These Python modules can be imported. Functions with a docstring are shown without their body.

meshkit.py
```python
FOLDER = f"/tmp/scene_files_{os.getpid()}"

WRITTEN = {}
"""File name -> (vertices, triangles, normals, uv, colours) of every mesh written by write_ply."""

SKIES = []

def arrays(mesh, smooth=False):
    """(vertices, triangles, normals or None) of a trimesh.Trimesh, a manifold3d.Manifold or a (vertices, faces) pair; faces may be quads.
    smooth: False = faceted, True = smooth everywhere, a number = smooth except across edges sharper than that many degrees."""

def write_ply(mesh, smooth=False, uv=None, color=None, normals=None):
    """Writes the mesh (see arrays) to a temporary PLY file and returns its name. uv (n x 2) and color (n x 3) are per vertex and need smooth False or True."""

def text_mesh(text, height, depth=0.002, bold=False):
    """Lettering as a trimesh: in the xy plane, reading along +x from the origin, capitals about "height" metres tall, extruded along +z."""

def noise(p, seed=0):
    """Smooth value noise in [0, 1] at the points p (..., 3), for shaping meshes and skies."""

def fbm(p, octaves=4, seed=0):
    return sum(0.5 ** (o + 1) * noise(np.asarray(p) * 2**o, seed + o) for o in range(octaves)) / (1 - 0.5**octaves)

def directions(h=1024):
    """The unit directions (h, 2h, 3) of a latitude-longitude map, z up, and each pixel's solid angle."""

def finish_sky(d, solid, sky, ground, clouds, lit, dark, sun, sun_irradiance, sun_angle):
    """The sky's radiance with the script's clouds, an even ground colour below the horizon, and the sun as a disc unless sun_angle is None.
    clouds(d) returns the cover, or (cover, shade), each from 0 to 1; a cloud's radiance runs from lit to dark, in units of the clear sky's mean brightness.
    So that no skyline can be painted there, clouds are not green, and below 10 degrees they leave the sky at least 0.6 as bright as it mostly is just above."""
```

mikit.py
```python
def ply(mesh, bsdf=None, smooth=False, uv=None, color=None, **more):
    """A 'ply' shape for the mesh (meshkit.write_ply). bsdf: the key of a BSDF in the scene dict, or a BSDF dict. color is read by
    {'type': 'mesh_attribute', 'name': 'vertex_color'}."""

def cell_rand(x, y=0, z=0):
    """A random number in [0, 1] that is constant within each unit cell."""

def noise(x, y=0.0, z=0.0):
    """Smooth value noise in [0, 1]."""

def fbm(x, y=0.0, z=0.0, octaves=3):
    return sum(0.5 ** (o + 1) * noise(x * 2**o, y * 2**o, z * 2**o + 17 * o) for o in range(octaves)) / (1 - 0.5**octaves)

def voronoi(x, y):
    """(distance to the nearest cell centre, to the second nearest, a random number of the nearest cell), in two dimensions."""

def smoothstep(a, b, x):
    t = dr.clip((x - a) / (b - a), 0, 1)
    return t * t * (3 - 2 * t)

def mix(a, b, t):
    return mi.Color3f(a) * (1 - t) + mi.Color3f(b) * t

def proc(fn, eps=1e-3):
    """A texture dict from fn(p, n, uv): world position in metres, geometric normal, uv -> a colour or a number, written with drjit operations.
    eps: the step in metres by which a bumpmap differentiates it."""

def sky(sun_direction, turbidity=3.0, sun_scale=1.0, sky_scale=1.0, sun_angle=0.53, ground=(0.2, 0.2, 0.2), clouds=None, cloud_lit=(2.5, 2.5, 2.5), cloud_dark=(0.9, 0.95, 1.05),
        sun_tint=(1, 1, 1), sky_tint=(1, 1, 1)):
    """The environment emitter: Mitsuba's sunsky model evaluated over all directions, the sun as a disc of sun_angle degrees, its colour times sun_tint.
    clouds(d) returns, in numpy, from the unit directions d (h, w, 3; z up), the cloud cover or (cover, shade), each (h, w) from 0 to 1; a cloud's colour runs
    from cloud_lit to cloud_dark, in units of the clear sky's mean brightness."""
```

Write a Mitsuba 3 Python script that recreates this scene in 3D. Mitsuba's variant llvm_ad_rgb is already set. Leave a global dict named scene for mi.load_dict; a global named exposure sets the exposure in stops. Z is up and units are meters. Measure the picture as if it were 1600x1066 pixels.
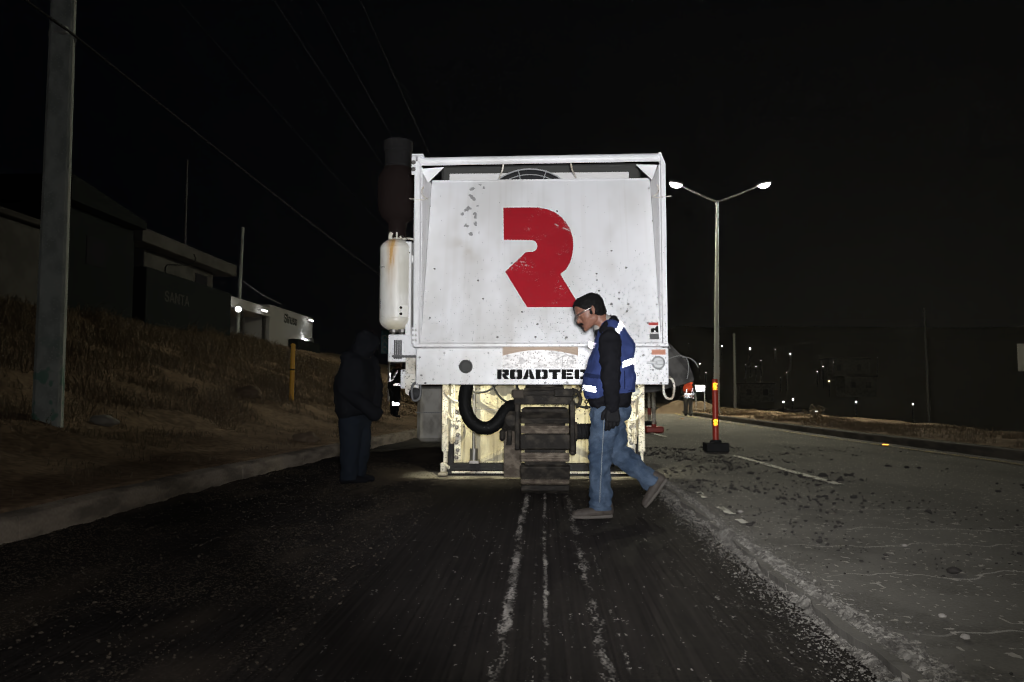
import math, random
import numpy as np
import trimesh, manifold3d
import drjit as dr
import mitsuba as mi
import mikit, meshkit
from mikit import noise, fbm, voronoi, smoothstep, mix, cell_rand, proc
from shapely.geometry import Polygon, LineString, box as sbox
from shapely.ops import unary_union
from scipy.spatial import cKDTree

T = mi.ScalarTransform4f
M3 = manifold3d.Manifold
rng = np.random.default_rng(7)
random.seed(7)
scene, labels = {}, {}

# ---------------------------------------------------------------- camera
PITCH, YAW = math.radians(3.77), math.radians(2.3)
scene['camera'] = {'type': 'perspective', 'fov': 65.49, 'fov_axis': 'x', 'near_clip': 0.05, 'far_clip': 5000.0,
    'to_world': T().look_at(origin=[0, 0, 1.0], target=[-math.sin(YAW) * math.cos(PITCH), math.cos(YAW) * math.cos(PITCH), 1.0 + math.sin(PITCH)], up=[0, 0, 1])}

# ---------------------------------------------------------------- sky: a moonless night, a little light of the town to the right
def night_glow(d):
    az = np.arctan2(d[..., 0], d[..., 1])
    el = np.clip(d[..., 2], 0, 1)
    town = np.exp(-((az - 0.55) / 0.55) ** 2) * np.exp(-el / 0.75)
    return np.ones(d.shape[:2]), 1.0 - 0.9 * town
scene['night_sky'] = mikit.sky([0.3, 0.6, 0.25], turbidity=3, sun_scale=0.0, sky_scale=0.075, ground=(0.05, 0.05, 0.05),
    clouds=night_glow, cloud_lit=(0.24, 0.245, 0.25), cloud_dark=(0.12, 0.15, 0.23))
scene['night_sky']['sampling_weight'] = 0.4

# ---------------------------------------------------------------- the lamp beside the photographer that lights the machine
for i_, (dx_, dz_) in enumerate(((-.06, .05), (.06, .05), (-.06, -.05), (.06, -.05))):
    scene[f'work_light_{i_}'] = {'type': 'spot', 'intensity': {'type': 'rgb', 'value': [46.0, 46.2, 47.2]}, 'cutoff_angle': 36.0, 'beam_width': 12.5, 'sampling_weight': 1.0,
        'to_world': T().look_at(origin=[0.08 + dx_, -0.12, 1.12 + dz_], target=[0.85, 8.0, 2.95], up=[0, 0, 1])}
# its wide, weak spill
scene['work_light_spill'] = {'type': 'spot', 'intensity': {'type': 'rgb', 'value': [15.0, 14.8, 14.4]}, 'cutoff_angle': 85.0, 'beam_width': 50.0, 'sampling_weight': 1.0,
    'to_world': T().look_at(origin=[0.08, -0.12, 1.18], target=[0.2, 8.0, 1.6], up=[0, 0, 1])}
exposure = 0.0
DUST = 0.0013     # per metre, at the thickest

# ---------------------------------------------------------------- helpers
def numbered(key):
    if key not in used:
        return key
    k = 1
    while f'{key}_{k:03d}' in used:
        k += 1
    return f'{key}_{k:03d}'
used = set()

def thing(name, label, cat, group=None):
    key = numbered(name); used.add(key)
    labels[key] = {'label': label, 'category': cat}
    if group: labels[key]['group'] = group
    return key

def struct(name, mesh, bsdf, smooth=False, **kw):
    key = numbered(name); used.add(key)
    scene[key] = mikit.ply(mesh, bsdf, smooth=smooth, **kw)
    labels[key] = {'kind': 'structure'}
    return key

def obj(name, mesh, bsdf, parent=None, smooth=False, label=None, kind=None, emit=None, weight=0.05, **kw):
    key = numbered((parent + '__' if parent else '') + name); used.add(key)
    if isinstance(mesh, list): mesh = join(mesh)
    if emit is not None:
        kw['emitter'] = {'type': 'area', 'radiance': {'type': 'rgb', 'value': list(map(float, emit))}, 'sampling_weight': float(weight)}
    scene[key] = mikit.ply(mesh, bsdf, smooth=smooth, **kw)
    if label or kind:
        labels[key] = {}
        if label: labels[key]['label'] = label
        if kind: labels[key]['kind'] = kind
    return key

def tag(key, label, cat, group=None, kind=None):
    labels[key] = {'label': label, 'category': cat}
    if group: labels[key]['group'] = group
    if kind: labels[key]['kind'] = kind
    return key

def tm(m):
    if hasattr(m, 'to_mesh'):
        q = m.to_mesh()
        return trimesh.Trimesh(np.array(q.vert_properties[:, :3], float), np.array(q.tri_verts), process=False)
    return m
def join(ms):
    return trimesh.util.concatenate([tm(m) for m in ms])

def box(x0, x1, y0, y1, z0, z1, c=0.006):
    """A box with chamfered edges."""
    x0, x1 = min(x0, x1), max(x0, x1); y0, y1 = min(y0, y1), max(y0, y1); z0, z1 = min(z0, z1), max(z0, z1)
    c = min(c, (x1 - x0) * .4, (y1 - y0) * .4, (z1 - z0) * .4)
    pts = []
    for x, sx in ((x0, 1), (x1, -1)):
        for y, sy in ((y0, 1), (y1, -1)):
            for z, sz in ((z0, 1), (z1, -1)):
                pts += [(x + sx * c, y, z + 0 * c), (x, y + sy * c, z), (x, y, z + sz * c)] if c == 0 else [(x + sx * c, y + sy * c, z), (x + sx * c, y, z + sz * c), (x, y + sy * c, z + sz * c)]
    return tm(M3.hull_points(np.array(pts)))

def frames(P):
    P = np.asarray(P, float)
    t = np.gradient(P, axis=0); t /= np.linalg.norm(t, axis=1, keepdims=True) + 1e-12
    a = np.array([0, 0, 1.0]) if abs(t[0, 2]) < 0.9 else np.array([1.0, 0, 0])
    n = np.cross(t[0], a); n /= np.linalg.norm(n)
    N = []
    for k in range(len(P)):
        n = n - t[k] * (n @ t[k]); n /= np.linalg.norm(n); N.append(n)
    N = np.array(N)
    return N, np.cross(t, N)

def tube(P, r, n=8):
    P = np.asarray(P, float); r = np.broadcast_to(np.asarray(r, float), (len(P),))
    N, B = frames(P)
    a = np.arange(n) * 2 * np.pi / n
    ring = P[:, None] + r[:, None, None] * (np.cos(a)[None, :, None] * N[:, None] + np.sin(a)[None, :, None] * B[:, None])
    v = np.vstack([ring.reshape(-1, 3), P[:1], P[-1:]])
    f = []
    m = len(P)
    for i in range(m - 1):
        for j in range(n):
            q, s = i * n + j, i * n + (j + 1) % n
            f += [(q, s, s + n), (q, s + n, q + n)]
    for j in range(n):
        f += [(m * n, (j + 1) % n, j), (m * n + 1, (m - 1) * n + j, (m - 1) * n + (j + 1) % n)]
    t = trimesh.Trimesh(v, f, process=False)
    return t

def spline(pts, n=40):
    from scipy.interpolate import CubicSpline
    pts = np.asarray(pts, float)
    d = np.r_[0, np.cumsum(np.linalg.norm(np.diff(pts, axis=0), axis=1))]
    return CubicSpline(d, pts)(np.linspace(0, d[-1], n))

def lathe(profile, center=(0, 0, 0), n=32, axis='z'):
    """profile: (radius, height) pairs from bottom to top."""
    m = trimesh.creation.revolve(np.array(profile, float), sections=n)
    if axis == 'y': m.apply_transform(trimesh.transformations.rotation_matrix(math.pi / 2, [1, 0, 0]))      # height runs to -y
    if axis == 'x': m.apply_transform(trimesh.transformations.rotation_matrix(math.pi / 2, [0, 1, 0]))
    m.apply_translation(center)
    return m

def prism(poly, depth, to=None):
    """A shapely polygon in (u, v) extruded; to(u, v, w) -> world."""
    ps = getattr(poly, 'geoms', [poly])
    m = trimesh.util.concatenate([trimesh.creation.extrude_polygon(p, depth, engine='earcut') for p in ps])
    if to is not None:
        q = m.vertices
        m = trimesh.Trimesh(np.array(to(q[:, 0], q[:, 1], q[:, 2])).T, m.faces, process=False)
        if m.volume < 0: m.invert()
    return m

def facing(y):
    """(u, v, w) -> a plane at this y that faces the camera side; w comes towards -y."""
    return lambda u, v, w: (u, y - w, v)

def ball(p, r, n=20):
    return M3.sphere(float(r), n).translate([float(x) for x in p])
def blob(pts, n=20):
    return M3.batch_hull([ball(p[:3], p[3], n) for p in pts])
def limb(pts, n=20):
    return M3.batch_boolean([blob([a, b], n) for a, b in zip(pts[:-1], pts[1:])], manifold3d.OpType.Add)
def weld(parts, res=0.02, it=8, crease=0.0, freq=14.0, seed=0, stretch=(1, 1, 1)):
    m = M3.batch_boolean(parts, manifold3d.OpType.Add) if isinstance(parts, list) else parts
    m = tm(m.refine_to_length(res))
    m.merge_vertices()
    trimesh.smoothing.filter_taubin(m, iterations=it)
    if crease:
        v = np.array(m.vertices); n = np.array(m.vertex_normals)
        a = meshkit.fbm(v * np.array(stretch) * freq, 3, seed) - 0.5
        b = 0.5 - np.abs(meshkit.noise(v * np.array(stretch) * freq * 0.8 + 11, seed + 9) - 0.5) * 2
        m.vertices = v + n * (a * 1.2 + b * 0.8)[:, None] * crease
    return m

def retro(fu, w, h, cell, cant=0.0):
    """A sheet of cube-corner reflectors, as reflective tape is made of: each corner exactly square. fu(u, v) -> points, normals for u, v in 0..1 over w x h metres."""
    up = cell * .8660254
    nv = max(1, round(h / up)); nu = max(1, round(w / cell - .3))
    pad_u, pad_v = (w - (nu + .5) * cell) / 2, (h - nv * up) / 2
    uv, down = [], []
    for j in range(nv):
        for i in range(nu):
            o = pad_u + (i + .5 * (j % 2)) * cell
            uv.append((o + cell * .5, pad_v + j * up + up / 3)); down.append(0)
            uv.append((o + cell, pad_v + j * up + up * 2 / 3)); down.append(1)
    uv = np.array(uv); down = np.array(down, bool)
    p, n = fu(uv[:, 0] / w, uv[:, 1] / h)
    p2, _ = fu(np.clip(uv[:, 0] / w + .01, 0, 1.02), uv[:, 1] / h)
    n = n / np.linalg.norm(n, axis=1, keepdims=True)
    tx = p2 - p; tx -= n * (tx * n).sum(1, keepdims=True); tx /= np.linalg.norm(tx, axis=1, keepdims=True)
    ty = np.cross(n, tx)
    sg = np.where(down, -1.0, 1.0)[:, None]
    if cant:       # prismatic films are canted towards the traffic
        m_ = n + np.array([0, -cant, 0.0]); m_ /= np.linalg.norm(m_, axis=1, keepdims=True)
        tx = tx - m_ * (tx * m_).sum(1, keepdims=True); tx /= np.linalg.norm(tx, axis=1, keepdims=True)
        n, ty = m_, np.cross(m_, tx)
    rad = cell / math.sqrt(3)
    A = p + sg * ty * rad
    B = p + sg * (-ty * .5 - tx * .8660254) * rad
    C_ = p + sg * (-ty * .5 + tx * .8660254) * rad
    apex = p - n * (cell / math.sqrt(6))
    v = np.stack([A, B, C_, apex], 1).reshape(-1, 3)
    k = np.arange(len(p))[:, None] * 4
    return trimesh.Trimesh(v, np.concatenate([k + [0, 1, 3], k + [1, 2, 3], k + [2, 0, 3]]), process=False)

def quad_retro(a, b, c, d, n=(0, -1, 0), cell=0.02, off=None):
    """Reflective tape on the flat quad a b c d (a-b bottom, d-c top)."""
    a, b, c, d = map(np.array, (a, b, c, d))
    w, h = np.linalg.norm(b - a), np.linalg.norm(d - a)
    nn = np.array(n, float); nn /= np.linalg.norm(nn)
    if off is None: off = cell * .42
    def fu(u, v):
        u, v = u[:, None], v[:, None]
        return a + (b - a) * u + (d - a) * v + nn * off, np.repeat(nn[None], len(u), 0)
    return retro(fu, w, h, cell)

def cyl_retro(cx, cy, z0, z1, r, cell=0.02, a0=math.pi, a1=2 * math.pi):
    def fu(u, v):
        a = a0 + (a1 - a0) * u
        n = np.stack([np.cos(a), np.sin(a), 0 * a], 1)
        return n * r + np.array([cx, cy, 0]) + np.stack([0 * u, 0 * u, z0 + (z1 - z0) * v], 1), n
    return retro(fu, abs(a1 - a0) * r, z1 - z0, cell)

def tape_on(mesh, quad, cell=0.012, off=0.012, foremost=False):
    """Reflective tape laid on the camera side of a garment: quad = four (x, z) corners a b c d."""
    v, n = np.array(mesh.vertices), np.array(mesh.vertex_normals)
    front = n[:, 1] < -0.05
    tree = cKDTree(v[front][:, [0, 2]])
    vf, nf = v[front], n[front]
    a, b, c, d = map(np.array, quad)
    def fu(u, w):
        u, w = u[:, None], w[:, None]
        q = a + ((b - a) + (c - d)) / 2 * u + ((d - a) + (c - b)) / 2 * w
        dist, i = tree.query(q, k=8)
        wt = 1 / (dist + 1e-3) ** 2; wt /= wt.sum(1, keepdims=True)
        y = (vf[i][:, :, 1] * wt).sum(1); nn = (nf[i] * wt[..., None]).sum(1)
        nn /= np.linalg.norm(nn, axis=1, keepdims=True)
        if foremost: y = vf[i][:, :, 1].min(1)
        return np.stack([q[:, 0], y, q[:, 1]], 1) + nn * off, nn
    w = np.linalg.norm(b - a); h = np.linalg.norm(d - a)
    return retro(fu, w, h, cell, 1.1)

def drape(mesh, quad, off=.006, nu=12, nv=6):
    """A patch of cloth laid on the camera side of a garment: quad = four (x, z) corners a b c d."""
    v, n = np.array(mesh.vertices), np.array(mesh.vertex_normals)
    front = n[:, 1] < -0.02
    vf, nf = v[front], n[front]; tree = cKDTree(vf[:, [0, 2]])
    a, b, c, d = map(np.array, quad)
    u, w = np.meshgrid(np.linspace(0, 1, nu), np.linspace(0, 1, nv)); u, w = u.ravel()[:, None], w.ravel()[:, None]
    q = (a * (1 - u) + b * u) * (1 - w) + (d * (1 - u) + c * u) * w
    dist, i = tree.query(q, k=6)
    wt = 1 / (dist + 2e-3) ** 2; wt /= wt.sum(1, keepdims=True)
    y = (vf[i][:, :, 1] * wt).sum(1); nn = (nf[i] * wt[..., None]).sum(1); nn /= np.linalg.norm(nn, axis=1, keepdims=True)
    base = np.stack([q[:, 0], y, q[:, 1]], 1)
    m = len(base); P = np.vstack([base + nn * off, base - nn * .004])
    ii, jj = np.meshgrid(np.arange(nu - 1), np.arange(nv - 1)); k = (jj * nu + ii).ravel()
    F = [np.stack([k, k + 1, k + nu + 1], 1), np.stack([k, k + nu + 1, k + nu], 1)]
    ring = np.r_[np.arange(nu), np.arange(2, nv + 1) * nu - 1, np.arange(m - 2, m - nu - 1, -1), np.arange(nv - 2, 0, -1) * nu]
    r2 = np.roll(ring, -1)
    F += [np.stack([ring, ring + m, r2 + m], 1), np.stack([ring, r2 + m, r2], 1)]
    return trimesh.Trimesh(P, np.vstack(F), process=False)

def grid(xs, ys, fz):
    X, Y = np.meshgrid(xs, ys)
    v = np.stack([X.ravel(), Y.ravel(), fz(X, Y).ravel()], 1)
    n, m = len(xs), len(ys)
    i, j = np.meshgrid(np.arange(n - 1), np.arange(m - 1))
    a = (j * n + i).ravel()
    return trimesh.Trimesh(v, np.vstack([np.stack([a, a + 1, a + n + 1], 1), np.stack([a, a + n + 1, a + n], 1)]), process=False)

# ---------------------------------------------------------------- materials
def mat(name, **kw):
    if 'bump' in kw:
        tex, sc = kw.pop('bump')
        scene[name] = {'type': 'twosided', 'b': {'type': 'bumpmap', 'texture': tex, 'scale': sc, 'bsdf': {'type': 'principled', **kw}}}
    else:
        scene[name] = {'type': 'twosided', 'b': {'type': 'principled', **kw}}
    return name
def rgb(*c): return {'type': 'rgb', 'value': list(c)}
def plain(name, c, rough=0.6, metal=0.0, **kw):
    return mat(name, base_color=rgb(*c), roughness=rough, metallic=metal, **kw)

# white machine paint: flung tar specks thicker low down, soft grime, rain streaks
def f_paint(p, n, uv):
    x, y, z = p.x, p.y, p.z
    a = dr.select(dr.abs(n.x) > 0.6, y + 3.0, x)
    g = fbm(a * 2.1, z * 1.3, 3.0, 4)
    base = mix((0.84, 0.845, 0.855), (0.62, 0.61, 0.585), smoothstep(0.45, 0.8, g) * 0.6)
    streak = smoothstep(0.62, 0.9, noise(a * 34.0, z * 0.7, 7.0)) * 0.07
    base = base * (1 - streak * mi.Color3f(0.5, 0.55, 0.65))
    d1, _, r1 = voronoi(a * 46.0, z * 46.0)
    low = 1 - smoothstep(1.2, 2.75, z + 0.35 * (noise(a * 1.7, z * 1.7) - 0.5))
    side = 0.35 + 0.65 * smoothstep(-0.9, 1.0, x)
    s1 = dr.select((r1 < (0.012 + 0.52 * low * side)) & (d1 < 0.12 + 0.42 * r1), 1.0, 0.0)
    d2, _, r2 = voronoi(a * 13.0 + 5.0, z * 15.0)
    s2 = dr.select((r2 < 0.015 + 0.10 * low * side) & (d2 < 0.14 + 0.9 * r2 * noise(a * 60.0, z * 60.0)), 1.0, 0.0)
    dust = smoothstep(0.45, 0.8, fbm(a * 9.0, z * 6.0, 1.0, 3)) * low
    base = mix(base, (0.47, 0.44, 0.39), dust * 0.35)
    return mix(base, (0.06, 0.055, 0.05), dr.maximum(s1 * 0.8, s2 * 0.9))
mat('m_paint', base_color=proc(f_paint), roughness=0.42, specular=0.4)

# the hood panel: the same paint, with a run of bare patches at the left and scratches
def f_panel(p, n, uv):
    c = f_paint(p, n, uv)
    x, z = p.x, p.z
    d, _, r = voronoi(x * 14.0 + 3.0, z * 15.0)
    band = dr.exp(-dr.square((x + 0.76 + 0.05 * dr.sin(z * 7.0)) / 0.085)) * smoothstep(2.62, 2.75, z) * (1 - smoothstep(3.22, 3.36, z))
    edge = d + 0.35 * (noise(x * 55.0, z * 55.0) - 0.5)
    patch = dr.select((r < 0.62) & (edge < 0.30), 1.0, 0.0) * smoothstep(0.25, 0.45, band)
    sm = smoothstep(0.5, 0.8, fbm(x * 5.0, z * 5.0, 9.0, 3)) * dr.exp(-dr.square((x + 0.72) / 0.2)) * dr.exp(-dr.square((z - 2.58) / 0.16))
    c = mix(c, (0.50, 0.46, 0.40), sm * 0.9)
    return mix(c, (0.20, 0.20, 0.20), patch * 0.8)
mat('m_panel', base_color=proc(f_panel), roughness=0.38, specular=0.4)

def f_red(p, n, uv):
    x, z = p.x, p.z
    g = fbm(x * 4.0, z * 4.0, 2.0, 3)
    c = mix((0.40, 0.012, 0.022), (0.33, 0.010, 0.018), g)
    chip = smoothstep(0.74, 0.78, noise(x * 90.0, z * 90.0, 1.0)) * smoothstep(0.5, 0.75, fbm(x * 6.0, z * 6.0, 5.0, 3))
    t = (x - 0.18) * 0.5 + (z - 2.78)
    line = dr.exp(-dr.square(t / 0.006)) * smoothstep(0.10, 0.14, x) * (1 - smoothstep(0.27, 0.32, x)) * smoothstep(0.25, 0.4, noise(x * 40.0, 3.0))
    return mix(c, (0.72, 0.68, 0.66), dr.maximum(chip * 0.35, line * 0.8))
mat('m_red', base_color=proc(f_red), roughness=0.42)

def f_tank(p, n, uv):
    x, z = p.x, p.z
    g = fbm(x * 6.0, z * 3.0, p.y * 6.0, 3)
    c = mix((0.80, 0.79, 0.74), (0.66, 0.64, 0.56), smoothstep(0.4, 0.75, g))
    w = 0.035 + 0.03 * noise(z * 9.0, 2.0)
    run = dr.exp(-dr.square((x + 1.605 + 0.015 * noise(z * 6.0)) / w)) * smoothstep(1.75, 2.45, z) * (1 - smoothstep(2.62, 2.68, z)) * (0.35 + 0.65 * smoothstep(2.2, 2.5, z))
    c = mix(c, (0.56, 0.30, 0.06), dr.clip(run * (0.5 + 0.7 * noise(x * 60.0, z * 10.0)), 0, 0.9))
    bot = dr.exp(-dr.square((x + 1.60) / 0.12)) * (1 - smoothstep(1.68, 1.86, z))
    return mix(c, (0.62, 0.50, 0.22), bot * 0.5)
mat('m_tank', base_color=proc(f_tank), roughness=0.35, specular=0.5)

# cream housing plate behind the rear track: tar thrown over its top, dusty streaks
def f_cream(p, n, uv):
    x, z = p.x, p.z
    g = fbm(x * 5.0, z * 2.2, 4.0, 4)
    c = mix((0.60, 0.555, 0.39), (0.40, 0.34, 0.20), smoothstep(0.35, 0.72, g))
    c = c * (1 - 0.35 * smoothstep(0.6, 0.85, noise(x * 42.0, z * 2.0, 8.0)))
    d1, _, r1 = voronoi(x * 30.0, z * 30.0)
    s = dr.select((r1 < 0.25) & (d1 < 0.30), 1.0, 0.0) * smoothstep(0.45, 0.75, fbm(x * 3.0, z * 3.0, 2.0, 3) + 0.35 * smoothstep(0.4, 1.0, z))
    top = dr.maximum(dr.exp(-dr.square((x + 0.52) / 0.20) - dr.square((z - 1.08) / 0.15)), dr.maximum(0.8 * dr.exp(-dr.square((x - 0.08) / 0.20) - dr.square((z - 1.02) / 0.17)), 0.55 * dr.exp(-dr.square((x + 0.95) / 0.10) - dr.square((z - 0.95) / 0.3))))
    top = smoothstep(0.50, 0.62, top * 0.86 + (fbm(x * 9.0 + 3.0, z * 9.0, 6.0, 4) - 0.5) * 0.9 + 0.12 * smoothstep(0.7, 1.0, z))
    c = mix(c, (0.05, 0.042, 0.03), dr.maximum(s * 0.8, top * 0.92))
    low = (1 - smoothstep(0.0, 0.22, z)) * smoothstep(0.3, 0.7, noise(x * 8.0, z * 8.0))
    return mix(c, (0.34, 0.29, 0.18), low * 0.6)
mat('m_cream', base_color=proc(f_cream), roughness=0.55)

def f_grime(p, n, uv):
    g = fbm(p.x * 14.0, p.y * 14.0, p.z * 14.0, 4)
    h = fbm(p.x * 3.0, p.y * 3.0, p.z * 3.0, 2)
    c = mix((0.020, 0.0175, 0.015), (0.055, 0.047, 0.037), smoothstep(0.4, 0.75, g))
    return mix(c, (0.11, 0.09, 0.07), smoothstep(0.55, 0.8, h) * 0.6)
mat('m_grime', base_color=proc(f_grime), roughness=0.75, specular=0.2, bump=(proc(lambda p, n, uv: fbm(p.x * 40.0, p.y * 40.0, p.z * 40.0, 2)), 0.006))
def f_mud(p, n, uv):
    g = fbm(p.x * 18.0, p.y * 18.0, p.z * 18.0, 4)
    return mix((0.080, 0.062, 0.046), (0.18, 0.147, 0.112), smoothstep(0.3, 0.75, g))
mat('m_mud', base_color=proc(f_mud), roughness=0.85, bump=(proc(lambda p, n, uv: fbm(p.x * 50.0, p.y * 50.0, p.z * 50.0, 2)), 0.008))
def f_dirtywhite(p, n, uv):
    g = fbm(p.x * 11.0, p.y * 11.0, p.z * 7.0, 4)
    c = mix((0.72, 0.69, 0.60), (0.36, 0.31, 0.23), smoothstep(0.38, 0.78, g))
    sp = smoothstep(0.70, 0.74, noise(p.x * 70.0, p.y * 70.0, p.z * 70.0))
    return mix(c, (0.08, 0.07, 0.05), sp * 0.8)
mat('m_dirtywhite', base_color=proc(f_dirtywhite), roughness=0.5)
def f_skirt(p, n, uv):
    g = fbm(p.x * 9.0, p.y * 9.0, p.z * 5.0, 4)
    return mix((0.24, 0.23, 0.205), (0.12, 0.11, 0.092), smoothstep(0.35, 0.75, g))
mat('m_skirt', base_color=proc(f_skirt), roughness=0.7)
plain('m_black', (0.014, 0.014, 0.015), 0.6, specular=0.25)
plain('m_rubber', (0.018, 0.018, 0.019), 0.8, specular=0.2)
plain('m_hose', (0.006, 0.006, 0.006), 0.6, specular=0.12)
plain('m_steel', (0.55, 0.54, 0.52), 0.28, 1.0)
plain('m_darksteel', (0.22, 0.21, 0.20), 0.45, 0.8)
plain('m_deepbrown', (0.020, 0.0125, 0.011), 0.9, specular=0.2)
plain('m_sootgrey', (0.022, 0.021, 0.021), 0.9, specular=0.2)
plain('m_grey', (0.30, 0.30, 0.29), 0.6)
plain('m_darkgrey', (0.10, 0.10, 0.10), 0.6)
plain('m_tan', (0.36, 0.26, 0.18), 0.55)
plain('m_orange_label', (0.46, 0.17, 0.09), 0.5)
plain('m_label_white', (0.75, 0.74, 0.72), 0.5)
plain('m_label_red', (0.42, 0.05, 0.04), 0.5)
plain('m_ink', (0.012, 0.012, 0.012), 0.95, specular=0.05)
plain('m_plug', (0.07, 0.07, 0.066), 0.8, specular=0.2)
def f_alu(p, n, uv):
    x, z = p.x, p.z
    d, _, r = voronoi(x * 42.0, z * 42.0)
    s = dr.select((r < 0.42) & (d < 0.26), 1.0, 0.0)
    g = smoothstep(0.45, 0.8, fbm(x * 22.0, z * 40.0, 1.0, 3))
    return mix(mix((0.34, 0.33, 0.32), (0.15, 0.145, 0.14), g * 0.8), (0.07, 0.06, 0.05), s * 0.85)
mat('m_alu', base_color=proc(f_alu), roughness=0.46, metallic=0.45)
# reflective tape: mirror facets of the cube corners, a little rough
def tape(name, c, alpha=0.02):
    scene[name] = {'type': 'twosided', 'b': {'type': 'roughconductor', 'material': 'none', 'distribution': 'ggx', 'alpha': alpha, 'specular_reflectance': rgb(*c)}}
tape('m_tape', (0.97, 0.97, 0.97))
tape('m_tape_orange', (1.0, 0.36, 0.13))
tape('m_tape_yellow', (1.0, 0.55, 0.20))
# lamps
plain('m_lamp', (0.8, 0.8, 0.8), 0.4)

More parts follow.
